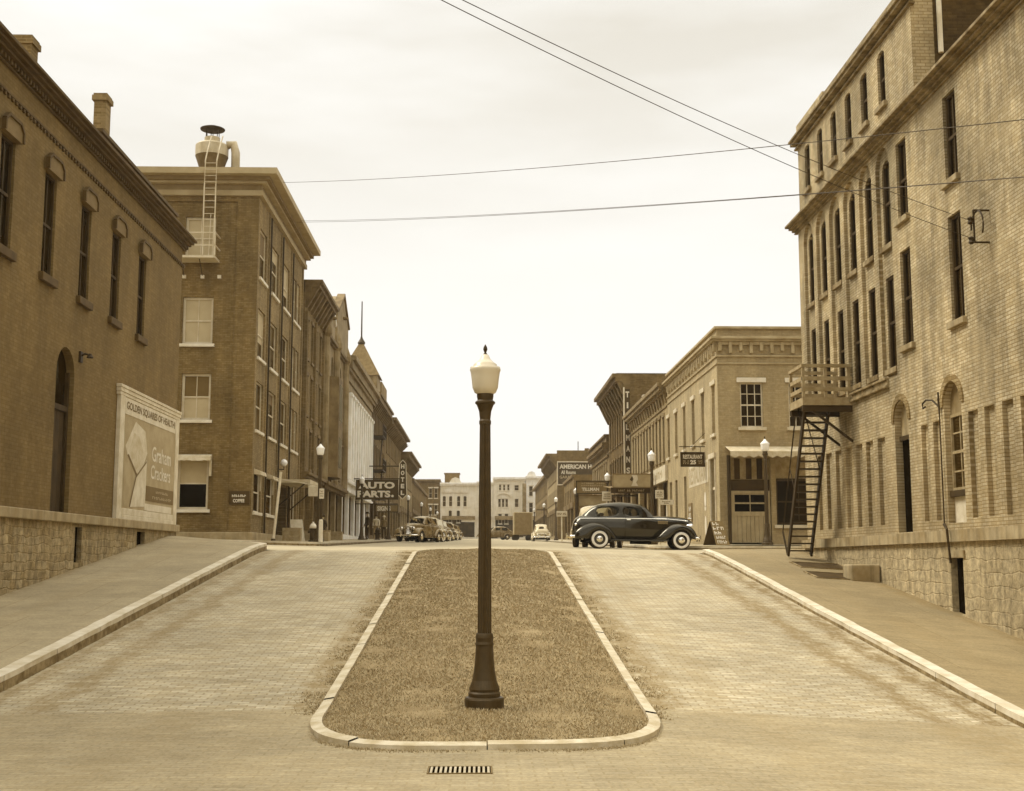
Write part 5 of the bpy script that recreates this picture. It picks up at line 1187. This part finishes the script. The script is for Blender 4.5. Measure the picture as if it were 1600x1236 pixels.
    fender([2.05, 2.2, 2.42, 2.58, 2.75, 2.96, 3.16, 3.32, 3.44, 3.52], [.42, .6, .8, .89, .93, .94, .91, .84, .72, .56], 2.96, .36, .9, .4, .36)
    for sg in (-1, 1): MB().box(.42, 2.5, sg * .7 if sg > 0 else -.9, .9 if sg > 0 else -.7, .29, .34).build('running_board', PT, T, bev=.02)
    # wheels
    for xw in (0, 2.96):
        for sg in (-1, 1):
            yc = sg * .76; s = sg
            w = MB().lathe([(.2, -.08), (.29, -.09), (.335, -.06), (.345, 0), (.335, .06), (.3, .085)][::1], 28, (xw, yc, .345), axis='y').build('wheel', M['tyre'], T, smooth=True)
            y1 = yc + s * .086
            if ww: MB().lathe([(.298, y1 - .002 * s), (.29, y1 + .012 * s), (.235, y1 + .014 * s), (.2, y1 + .004 * s)], 28, (xw, 0, .345), axis='y').build('whitewall', M['whitewall'], w, smooth=True)
            MB().lathe([(.215, y1 + .0 * s), (.2, y1 + .016 * s), (.14, y1 + .008 * s)], 24, (xw, 0, .345), axis='y').build('rim', PT, w, smooth=True)
            MB().lathe([(.125, y1 + .008 * s), (.115, y1 + .035 * s), (.07, y1 + .06 * s), (.01, y1 + .068 * s)], 20, (xw, 0, .345), axis='y').build('hubcap', M['chrome'], w, smooth=True)
            MB().lathe([(.36, yc - .11 * s), (.36, yc - .1 * s)], 20, (xw, 0, .36), axis='y').build('wheel_well', M['black'], w)
    for sg in (-1, 1):
        MB().lathe([(.05, -.16), (.1, -.08), (.115, .02), (.11, .05)], 16, (0, 0, 0), axis='y')
        h = MB(); h.lathe([(.04, -.2), (.09, -.1), (.11, .02), (.105, .05)], 16, (0, 0, 0)); h.v = [(3.36 + v[2], sg * .42 + v[1], .86 + v[0]) for v in h.v]; hl = h.build('headlight', M['chrome'], T, smooth=True)
        tl = MB().lathe([(.02, -.06), (.05, -.03), (.05, .02), (.02, .05)], 10, (-.86, sg * .66, .86)).build('tail_light', M['chrome'], T, smooth=True)
        MB().box(.92, .93, sg * .775 - .002, sg * .775 + .012, .38, 1.12).build('door_gap', M['black'], T)
        MB().tube([(.98, sg * .8, 1.06), (1.12, sg * .82, 1.06)], .016, 6).build('door_handle', M['chrome'], T)
        mb = MB()
        for k in range(3): mb.fbox(FS(0), 2.12 - .0 * k, 2.5, .93 + k * .04, .95 + k * .04, 0, .02)
        mb.v = [(v[0], sg * (lerp(.655, .555, (v[0] - 2.12) / .38) - v[1]) if True else 0, v[2]) for v in mb.v]; mb.build('bonnet_louvre', M['chrome'], T)
        MB().tube([(-.75, sg * .66, 1.08), (.2, sg * .765, 1.1), (1.7, sg * .745, 1.11), (2.4, sg * .555, 1.12), (3.25, sg * .33, 1.06)], .011, 5).build('belt_moulding', M['chrome'], T)
    mb = MB()
    for k in range(7): z = .52 + k * .075; mb.tube([(3.36 - .012 * k, -.3, z), (3.5 - .01 * k, -.14, z), (3.53 - .012 * k, 0, z), (3.5 - .01 * k, .14, z), (3.36 - .012 * k, .3, z)], .018, 5)
    mb.build('grille', M['chrome'], T)
    for x, nm in ((3.66, 'front_bumper'), (-1.1, 'rear_bumper')):
        e = .1 if x > 0 else -.1
        b = MB().tube([(x - 2 * e, -.86, .42), (x - e * .3, -.7, .42), (x, -.3, .42), (x, .3, .42), (x - e * .3, .7, .42), (x - 2 * e, .86, .42)], .055, 8).build(nm, M['chrome'], T, smooth=True)
        MB().tube([(x + .04 * e / .1, -.33, .32), (x + .06 * e / .1, -.33, .54)], .04, 8).tube([(x + .04 * e / .1, .33, .32), (x + .06 * e / .1, .33, .54)], .04, 8).build('bumper_guard', M['chrome'], b)
    MB().tube([(3.3, 0, 1.17), (3.42, 0, 1.16)], .02, 6).build('bonnet_ornament', M['chrome'], T)
    MB().box(1.2, 1.9, -.5, .5, .2, .32).box(-.5, .3, -.5, .5, .22, .36).build('underbody', M['black'], T)
    return T
cars = 'cars parked or driving in the street'
proto = {}
hero = make_car('black two door sedan with whitewall tyres crossing the street, driver at the wheel', cars, 'car_black')
hero.location = (4.36, 45.95, H(4.36, 45.9) - .002); hero.rotation_euler = (0, radians(1.0), radians(-2.0))
for mname in ('car_grey', 'car_light', 'car_brown'): proto[mname] = make_car('placeholder', cars, mname, ww=mname == 'car_light')
used = set()
def put_car(m, x, y, rz, label):
    z = H(x, y) + .0
    if m in used: copytree(proto[m], (x, y, z), rz, label)
    else:
        used.add(m); proto[m].location = (x, y, z); proto[m].rotation_euler = (0, 0, rz); proto[m]['label'] = label
put_car('car_light', 4.6, 50.2, radians(78), 'light coloured car mostly hidden behind the tail of the black sedan')
LN = ['nearest car of the angle parked row on the left, grey with shiny bumper', 'pale second car of the angle parked row on the left', 'dark third car of the angle parked row on the left', 'fourth car of the angle parked row on the left, grey', 'pale fifth car of the angle parked row on the left',
      'dark sixth car of the angle parked row on the left', 'grey car past the sixth in the angle parked row on the left', 'pale car well down the angle parked row on the left', 'dark car near the far end of the angle parked row', 'last car of the angle parked row on the left, grey']
for k, l in enumerate(LN):
    m = ('car_grey', 'car_light', 'car_brown')[k % 3]; y = 81 + k * 4.4 + k * k * .25
    put_car(m, -3.55 + .1 * (k % 2) + .05 * k, y + 3.0, radians(250 + (k * 7) % 5), l)
put_car('car_light', 6.0, 122, radians(90), 'pale car seen from behind on the right side of the far street')
put_car('car_grey', 3.2, 160, radians(200), 'small distant grey car right of the main lamp post')
def truck():
    x, y = 5.2, 150; z = H(x, y); T = thing('box_truck', 'boxy dull truck seen from behind on the right of the far street', 'truck', (x, y, z))
    MB().box(x - 1.15, x + 1.15, y, y + 4.2, z + .7, z + 3.4).build('cargo_box', M['sign_tan'], T, bev=.06); MB().box(x - .9, x + .9, y + 4.3, y + 6, z + .6, z + 2.3).build('cab', M['cloth_mid'], T, bev=.15)
    for a in (-1, 1):
        for b in (.9, 5.4): MB().lathe([(.2, -.1), (.42, -.1), (.42, .1), (.2, .1)], 16, (x + a * .85, y + b, z + .42), axis='y').build('wheel', M['tyre'], T)
    MB().box(x - 1, x + 1, y - .06, y - .005, z + .75, z + 3.3).build('rear_door', M['sign_mid'], T)
truck()

# ================================================================== PEOPLE
def person(label, loc, rz, top, legs, pose='stand', hat=False, skirt=False, sc=1.0):
    J = {'pelvis': (0, 0, .95, .13), 'waist': (0, 0, 1.12, .12), 'chest': (0, .0, 1.34, .15), 'neck': (0, 0, 1.5, .055), 'head': (0, .03, 1.6, .085), 'crown': (0, .02, 1.72, .075)}
    for s, sg in (('l', -1), ('r', 1)):
        st = .16 * sg if pose == 'walk' else 0
        J['hip' + s] = (.09 * sg, 0, .9, .095); J['knee' + s] = (.1 * sg, st * .8 + .02, .5, .065); J['ank' + s] = (.1 * sg, st * 1.5, .09, .045); J['toe' + s] = (.11 * sg, st * 1.5 + .17, .04, .04)
        J['sho' + s] = (.19 * sg, 0, 1.42, .065); J['elb' + s] = (.25 * sg, -st * .8, 1.14, .048); J['wri' + s] = (.25 * sg, .1 - st, .9, .035); J['hand' + s] = (.25 * sg, .14 - st, .8, .04)
        if pose == 'sit':
            J['knee' + s] = (.12 * sg, .42, .92, .065); J['ank' + s] = (.12 * sg, .45, .5, .045); J['toe' + s] = (.12 * sg, .62, .45, .04); J['wri' + s] = (.2 * sg, .28, 1.02, .035); J['hand' + s] = (.17 * sg, .36, 1.0, .04)
    if pose == 'sit': J = {k: (v[0], v[1], v[2] - .42, v[3]) for k, v in J.items()}
    ks = list(J); E = [('pelvis', 'waist'), ('waist', 'chest'), ('chest', 'neck'), ('neck', 'head'), ('head', 'crown')]
    for s in 'lr': E += [('pelvis', 'hip' + s), ('hip' + s, 'knee' + s), ('knee' + s, 'ank' + s), ('ank' + s, 'toe' + s), ('chest', 'sho' + s), ('sho' + s, 'elb' + s), ('elb' + s, 'wri' + s), ('wri' + s, 'hand' + s)]
    me = bpy.data.meshes.new('p'); me.from_pydata([Vector(J[k][:3]) * sc for k in ks], [(ks.index(a), ks.index(b)) for a, b in E], [])
    o = bpy.data.objects.new('p', me); C.objects.link(o); o.modifiers.new('s', 'SKIN'); q = o.modifiers.new('u', 'SUBSURF'); q.levels = 1
    for i, k in enumerate(ks):
        v = me.skin_vertices[0].data[i]; v.radius = (J[k][3] * sc, J[k][3] * sc * (.8 if k in ('chest', 'waist', 'pelvis') else 1)); v.use_root = k == 'pelvis'
    m2 = bpy.data.meshes.new_from_object(o.evaluated_get(bpy.context.evaluated_depsgraph_get())); bpy.data.objects.remove(o)
    for m in (M['skin'], M[top], M[legs]): m2.materials.append(m)
    off = .42 if pose == 'sit' else 0
    for p in m2.polygons:
        c = p.center / sc; z = c.z + off; p.use_smooth = True
        p.material_index = 0 if z > 1.5 or (abs(c.x) > .15 and z < .93 and z > .7 and abs(c.x) > .2) else (1 if z > .98 else 2)
    T = tag(bpy.data.objects.new('person', m2), label, 'person', 'people on the far pavements'); C.objects.link(T); T.location = loc; T.rotation_euler = (0, 0, rz); ORG[T.name] = (0, 0, 0)
    mb = MB(); hz = (1.7 - off) * sc
    if hat: mb.lathe([(.16, 0), (.16, .02), (.1, .03), (.095, .12), (.02, .13)], 14, (0, .02 * sc, hz - .01)); mb.build('hat', M[hat], T)
    else: mb.lathe([(.094, -.06), (.1, .0), (.07, .05), (.01, .075)], 12, (0, .0, hz)); mb.build('hair', M['darkwood'], T, smooth=True)
    if skirt: MB().lathe([(.27, .5), (.22, .75), (.15, 1.05)], 16, (0, 0, 0)).build('skirt', M[legs], T, smooth=True)
    return T
gz = lambda x, y: H(max(-6.25, min(6.5, x)), y) + .16
person('person in dark clothes standing behind the lamp post under the AUTO PARTS sign', (-7.3, 81, gz(-7, 81)), 2.2, 'cloth_dark', 'cloth_dark', 'stand', 'cloth_dark')
person('person in a pale top walking on the pavement between the two lamp posts', (-7.4, 89, gz(-7, 89)), 3.0, 'cloth_pale', 'cloth_mid', 'walk')
person('person with a white hat beside the lamp post near the parked cars', (-7.3, 95, gz(-7, 95)), 2.8, 'cloth_mid', 'cloth_dark', 'stand', 'cloth_pale')
st = thing('low_step', 'low stone step at the shop door where a person sits', 'step', (-7.3, 57.4, 2.6)); MB().box(-7.6, -6.9, 57.0, 57.6, gz(-7, 57) - .1, gz(-7, 57) + .42).build('block', M['l1_stone'], st, bev=.02)
person('person sitting on a low step beside the white post at the left corner', (-7.2, 57.2, gz(-7, 57) + .0), 2.6, 'cloth_dark', 'cloth_mid', 'sit', sc=.92)
d = person('driver sitting at the wheel inside the black sedan', (0, 0, 0), 0, 'cloth_dark', 'cloth_dark', 'sit', 'cloth_dark', sc=.9)
d.location = hero.location + Vector((1.22, .3, .36)); d.rotation_euler = (0, 0, -pi / 2)

# ================================================================== SIGNS
def sign(name, label, y, x0, x1, z0, z1, face='sign_dark', edge='iron', th=.12, side=1, hang=None, cat='sign'):
    T = thing(name, label, cat, ((x0 + x1) / 2, y, z0)); G = FS(y)
    MB().box(x0, x1, y, y + th, z0, z1).build('panel', M[face], T)
    e = .05; MB().box(x0 - e, x1 + e, y - .02, y + th + .02, z1, z1 + e).box(x0 - e, x1 + e, y - .02, y + th + .02, z0 - e, z0).box(x0 - e, x0, y - .02, y + th + .02, z0, z1).box(x1, x1 + e, y - .02, y + th + .02, z0, z1).build('frame', M[edge], T)
    return T, G
T, G = sign('hanging_sign', 'framed hanging sign lettered AUTO PARTS over the left pavement', 88, -8.75, -5.85, 6.0, 7.3)
text('AUTO', G, -8.6, -6.05, 6.72, 7.2, .015, M['letter'], T, bold=.05); text('PARTS', G, -8.68, -6.35, 6.1, 6.58, .015, M['letter'], T, bold=.05)
MB().lathe([(.09, -.03), (.09, .03)], 10, (-6.2, 87.97, 6.2), axis='y').build('bulb', M['letter'], T)
MB().bar((-9.3, 88.06, 7.42), (-5.6, 88.06, 7.42), .07).build('arm', M['iron'], T)
T, G = sign('small_hanging_sign', 'small pale sign lettered SIGNS hanging below the AUTO PARTS sign', 92, -7.7, -6.1, 5.25, 5.72, 'sign_mid'); text('SIGNS', G, -7.6, -6.6, 5.3, 5.66, .015, M['letter'], T, bold=.05); MB().bar((-9.3, 92.06, 5.82), (-6.1, 92.06, 5.82), .06).build('arm', M['iron'], T)
T = thing('vertical_hotel_sign', 'tall framed vertical sign lettered HOTEL over the left pavement', 'sign', (-6.3, 100, 6.6)); G = FS(100)
P = [(-6.6, 6.9), (-6.25, 6.55), (-5.9, 6.9), (-6.0, 9.4), (-6.25, 9.7), (-6.5, 9.4)]
mb = MB().poly([(a, 100, b) for a, b in P]).poly([(a, 100.2, b) for a, b in P])
for p, q in zip(P, P[1:] + P[:1]): mb.poly([(p[0], 100, p[1]), (q[0], 100, q[1]), (q[0], 100.2, q[1]), (p[0], 100.2, p[1])])
mb.build('panel', M['sign_dark'], T); mb = MB()
for p, q in zip(P, P[1:] + P[:1]): mb.bar((p[0], 99.97, p[1]), (q[0], 99.97, q[1]), .06)
mb.build('frame', M['cream'], T)
for i, ch in enumerate('HOTEL'): text(ch, G, -6.39, -6.11, 9.0 - i * .53, 9.36 - i * .53, .02, M['letter'], T, bold=.05)
MB().bar((-9.3, 100.1, 9.2), (-6.5, 100.1, 9.2), .08).bar((-9.3, 100.1, 7.2), (-6.5, 100.1, 7.2), .08).build('arm', M['iron'], T)
T, G = sign('restaurant_sign', 'hanging sign lettered RESTAURANT 25 over the right pavement', 52, 8.5, 9.42, 5.72, 6.24, 'sign_dark', 'iron', .06)
MB().box(8.54, 9.38, 51.985, 51.998, 5.97, 6.2).build('upper_field', M['sign_dark'], T)
text('RESTAURANT', G, 8.55, 9.37, 6.0, 6.18, .02, M['letter'], T, bold=.03); text('25', G, 8.85, 9.1, 5.77, 5.95, .02, M['letter'], T, bold=.05)
scribble(G, 8.54, 8.82, 5.77, 5.95, .015, M['letter_dim'], T, 2, chars=4); scribble(G, 9.12, 9.38, 5.77, 5.95, .015, M['letter_dim'], T, 2, chars=4)
MB().bar((8.4, 52.03, 6.52), (9.5, 52.03, 6.52), .035).bar((8.6, 52.03, 6.28), (8.6, 52.03, 6.5), .02).bar((9.3, 52.03, 6.28), (9.3, 52.03, 6.5), .02).bar((8.9, 52.03, 6.52), (9.5, 52.03, 7.1), .02).build('arm', M['iron'], T)
T, G = sign('billboard', 'wide tan board with a pale figure, above the black sedan on the right', 66, 7.1, 9.2, 5.62, 6.28, 'sign_tan', 'sign_mid', .15, cat='billboard')
MB().poly([(8.05, 65.98, 5.66), (8.42, 65.98, 5.66), (8.32, 65.98, 5.85), (8.42, 65.98, 6.02), (8.38, 65.98, 6.24), (8.08, 65.98, 6.24), (8.18, 65.98, 6.05), (8.14, 65.98, 5.85)]).build('pale_figure', M['sign_pale'], T)
MB().poly([(7.98, 65.985, 6.0), (8.12, 65.985, 6.22), (8.16, 65.985, 6.02), (8.1, 65.985, 5.9)]).build('dark_figure', M['sign_dark'], T)
T2 = thing('shop_awning', 'dark lettered awning front below the wide tan board', 'awning', (8.2, 66.3, 4.9)); MB().box(7.0, 9.4, 66.3, 66.5, 5.3, 5.6).build('valance', M['sign_dark'], T2); scribble(FS(66.3), 7.1, 9.1, 5.36, 5.52, .012, M['letter_dim'], T2, 1, chars=16)
MB().poly([(7.0, 66.4, 5.58), (9.45, 66.4, 5.58), (9.45, 70.5, 5.9), (7.0, 70.5, 5.9)]).build('roof', M['sign_mid'], T2, solid=.03)
T, G = sign('furniture_sign', 'broad dark sign board lettered TILLMAN over the right pavement', 75, 5.85, 7.9, 5.75, 6.45, 'sign_mid', 'iron', .12)
text('TILLMAN', G, 6.15, 7.2, 5.88, 6.08, .015, M['letter'], T, bold=.05); scribble(G, 6.0, 7.7, 6.14, 6.4, .015, M['letter_dim'], T, 2, chars=12); scribble(G, 6.1, 7.7, 5.78, 5.86, .015, M['letter_dim'], T, 1, chars=12)
MB().bar((5.9, 75.1, 2.9), (5.9, 75.1, 5.7), .1).bar((7.85, 75.1, 5.6), (9.5, 75.1, 5.6), .1).build('post', M['iron'], T)
T2, G = sign('lower_shop_sign', 'lower sign board with pale oval below the TILLMAN sign', 75.3, 6.0, 7.9, 5.0, 5.6, 'sign_tan', 'sign_mid', .1); MB().poly([(6.8 + .5 * cos(t), 75.28, 5.3 + .22 * sin(t)) for t in [2 * pi * k / 16 for k in range(16)]]).build('oval', M['letter_dim'], T2)
def post_sign(label, x, y, z0, w, h, ptop, face='sign_pale', rows=2, post='cream', cat='road sign'):
    T = thing('road_sign', label, cat, (x, y, gz(x, y))); MB().box(x - w / 2, x + w / 2, y - .02, y + .02, z0, z0 + h).build('panel', M[face], T, bev=.01)
    scribble(FS(y - .02), x - w * .42, x + w * .42, z0 + h * .15, z0 + h * .85, .008, M['letter_dark'], T, rows, chars=6)
    MB().tube([(x, y + .05, gz(x, y)), (x, y + .05, ptop)], .04, 8).build('post', M[post], T); return T
post_sign('square white sign on a post just above the roof of the black sedan', 6.95, 68, 4.95, .52, .52, 5.4, rows=3)
post_sign('small square pale sign right of the lamp post behind the sedan bonnet', 7.68, 53, 4.38, .36, .36, 4.7, rows=3)
post_sign('pale two line direction board on a short post behind the sedan bonnet', 7.55, 50, 3.98, .54, .2, 4.15, rows=2)
post_sign('white name board on a white post left of the black sedan', 4.6, 70, 4.17, .6, .3, 4.4, rows=1)
post_sign('narrow white parking plate on the lamp post by the left corner', -6.6, 51.9, 4.3, .2, .42, 4.6, rows=3, post='lamp_iron')
T = thing('hanging_shop_sign', 'square pale blade sign hanging left of the corner lamp', 'sign', (-7.6, 55, 4.6)); MB().box(-7.6, -7.05, 55, 55.06, 4.55, 5.0).build('panel', M['cream'], T, bev=.03); MB().bar((-9.3, 55.03, 5.4), (-7.05, 55.03, 5.0), .05).build('arm', M['cream'], T)
T = thing('sandwich_board', 'leaning white lettered sandwich board on the pavement at the restaurant corner', 'sandwich board', (9.15, 47.5, 2.3)); z = gz(6.5, 47.5)
MB().hexa([(8.98, 47.2, z), (9.5, 47.2, z), (9.5, 47.24, z), (8.98, 47.24, z), (8.82, 47.5, z + .92), (9.28, 47.5, z + .92), (9.28, 47.54, z + .92), (8.82, 47.54, z + .92)]).build('front_board', M['sign_mid'], T)
MB().hexa([(8.6, 47.9, z), (9.1, 47.9, z), (9.1, 47.94, z), (8.6, 47.94, z), (8.8, 47.56, z + .9), (9.24, 47.56, z + .9), (9.24, 47.6, z + .9), (8.8, 47.6, z + .9)]).build('rear_board', M['sign_dark'], T)
s = scribble(FS(47.3), 0, 1, 0, 1, 0, M['letter'], T, 5, chars=4)
for v in s.data.vertices:
    q = v.co + Vector(ORG[T.name]); a, b = q.x, q.z; v.co = Vector((lerp(8.98, 8.82, b) + (.5 - .04 * b) * a, 47.18 + .3 * b, z + .03 + .87 * b)) - Vector(ORG[T.name])
sg = thing('side_poster', 'small framed poster leaning on the tan wall behind the sedan', 'poster', (9.3, 56.2, 3.4)); MB().fbox(FRt(9.5), 55.4, 56.3, 3.2, 4.3, .0, .05).build('panel', M['sign_mid'], sg); scribble(FRt(9.5), 55.5, 56.2, 3.3, 4.2, .056, M['letter'], sg, 3, chars=4)

# small street furniture
def hydrant(x, y, label, mat, cap):
    T = thing('fire_hydrant', label, 'hydrant', (x, y, gz(x, y)), 'fire hydrants'); c = (x, y, gz(x, y))
    MB().lathe([(.2, -.05), (.2, .05), (.14, .07), (.13, .5), (.16, .52), (.16, .56)], 16, c).build('barrel', M[mat], T)
    MB().lathe([(.16, .56), (.15, .66), (.09, .76), (.04, .78), (.04, .84)], 16, c).build('bonnet', M[cap], T, smooth=True)
    for s in (-1, 1): MB().tube([(x + s * .1, y, c[2] + .42), (x + s * .22, y, c[2] + .42)], .06, 10).build('nozzle', M[mat], T)
hydrant(-7.1, 53.2, 'dark fire hydrant with a white bonnet at the left corner', 'iron', 'white'); hydrant(-6.9, 84, 'black fire hydrant on the pavement between the AUTO PARTS lamp posts', 'iron', 'iron')
T = thing('white_post', 'short white post at the foot of the left corner lamp', 'bollard', (-6.52, 51.2, gz(-6.4, 51))); MB().lathe([(.09, -.05), (.085, .85), (.06, .92)], 12, (-6.52, 51.2, gz(-6.4, 51))).build('post', M['white'], T)
T = thing('sandwich_board', 'plain leaning board at the doorway under the flat canopy', 'sandwich board', (-8.5, 57.5, 2.6)); z = gz(-6.3, 57.5); MB().hexa([(-8.6, 57.2, z), (-8.0, 57.2, z), (-8.0, 57.25, z), (-8.6, 57.25, z), (-8.75, 57.6, z + 1), (-8.2, 57.6, z + 1), (-8.2, 57.65, z + 1), (-8.75, 57.65, z + 1)]).build('board', M['cream'], T)
for i, (x, y, h) in enumerate(((-8.4, 56, .6), (-8.2, 61, .5), (-8.3, 66, .55), (-8.2, 71, .5))):
    T = thing('crate', ['wooden crate on the pavement under the flat canopy', 'low crate past the leaning board by the corner building', 'crate at the foot of the bracketed brown block', 'crate before the ornate gabled stone front'][i], 'crate', (x, y, gz(x, y)), 'crates along the left shop fronts')
    z = gz(x, y); mb = MB()
    for k in range(4): mb.box(x - .4, x + .4, y - .3, y - .27, z + k * h / 4 + .01, z + (k + 1) * h / 4 - .01)
    mb.box(x - .38, x + .38, y - .268, y + .3, z, z + h).build('box', M['midwood'], T)
# storm drain in the road before the median
gx, gy = -.17, 11.22; T = thing('storm_drain', 'slotted iron storm drain in the road before the grass median', 'drain grate', (gx, gy, 0))
MB().box(gx - .27, gx + .27, gy - .17, gy + .17, -.02, .005).build('dark_plate', M['black'], T)  # flat dark plate on the road, its colour standing in for the shaded hole
for k in range(13): u = gx - .25 + k * .0417; MB().box(u - .01, u + .01, gy - .165, gy + .165, .002, .009).build('bar', M['metal_pale'], T)
MB().box(gx - .285, gx + .285, gy + .17, gy + .185, -.02, .011).box(gx - .285, gx + .285, gy - .185, gy - .17, -.02, .011).box(gx - .285, gx - .27, gy - .17, gy + .17, -.02, .011).box(gx + .27, gx + .285, gy - .17, gy + .17, -.02, .011).build('frame', M['metal_rust'], T)

# ================================================================== OVERHEAD WIRES
def wire(label, pts, sag, r=.012):
    (a, b) = (Vector(pts[0]), Vector(pts[1])); P = []
    for k in range(25):
        t = k / 24; P.append(a.lerp(b, t) + Vector((0, 0, -sag * 4 * t * (1 - t))))
    tag(MB().tube(P, r, 5).build('overhead_wire', M['iron'], None), label, 'wire', 'overhead wires')
WA, WB = [(9.15, 22.35, 8.12), (-2.63, 10.66, 8.13)], [(9.15, 22.35, 7.78), (-2.84, 10.66, 8.17)]
wire('upper of the two wires falling steeply to the bracket on the mill', WA, .22, .0055)
wire('lower of the two wires falling steeply to the bracket on the mill', WB, .22, .0055)
wire('highest wire crossing from the dark corner building to the mill', [(-8.6, 52, 17.9), (9.42, 19.1, 8.97)], .22, .009)
wire('front strand of the paired lower wires crossing to the mill', [(-8.2, 54, 16.7), (9.42, 19.2, 8.02)], .18, .007)
wire('rear strand of the paired lower wires crossing to the mill', [(-8.1, 54.2, 16.82), (9.42, 19.4, 8.08)], .18, .007)
# ================================================================== the air of the street
hz = MB().box(-1400, 1400, -40, 1400, -8, 27).build('haze', M['white'], None); hz['kind'] = 'stuff'
m = bpy.data.materials.new('haze air'); m.use_nodes = True; nt = m.node_tree; nt.nodes.clear()
v = nd(nt, 'VolumePrincipled'); v.inputs['Color'].default_value = (1, .89, .68, 1); v.inputs['Density'].default_value = .0004; v.inputs['Anisotropy'].default_value = .2
lk(nt, v.outputs[0], nd(nt, 'OutputMaterial').inputs['Volume']); hz.data.materials.clear(); hz.data.materials.append(m)
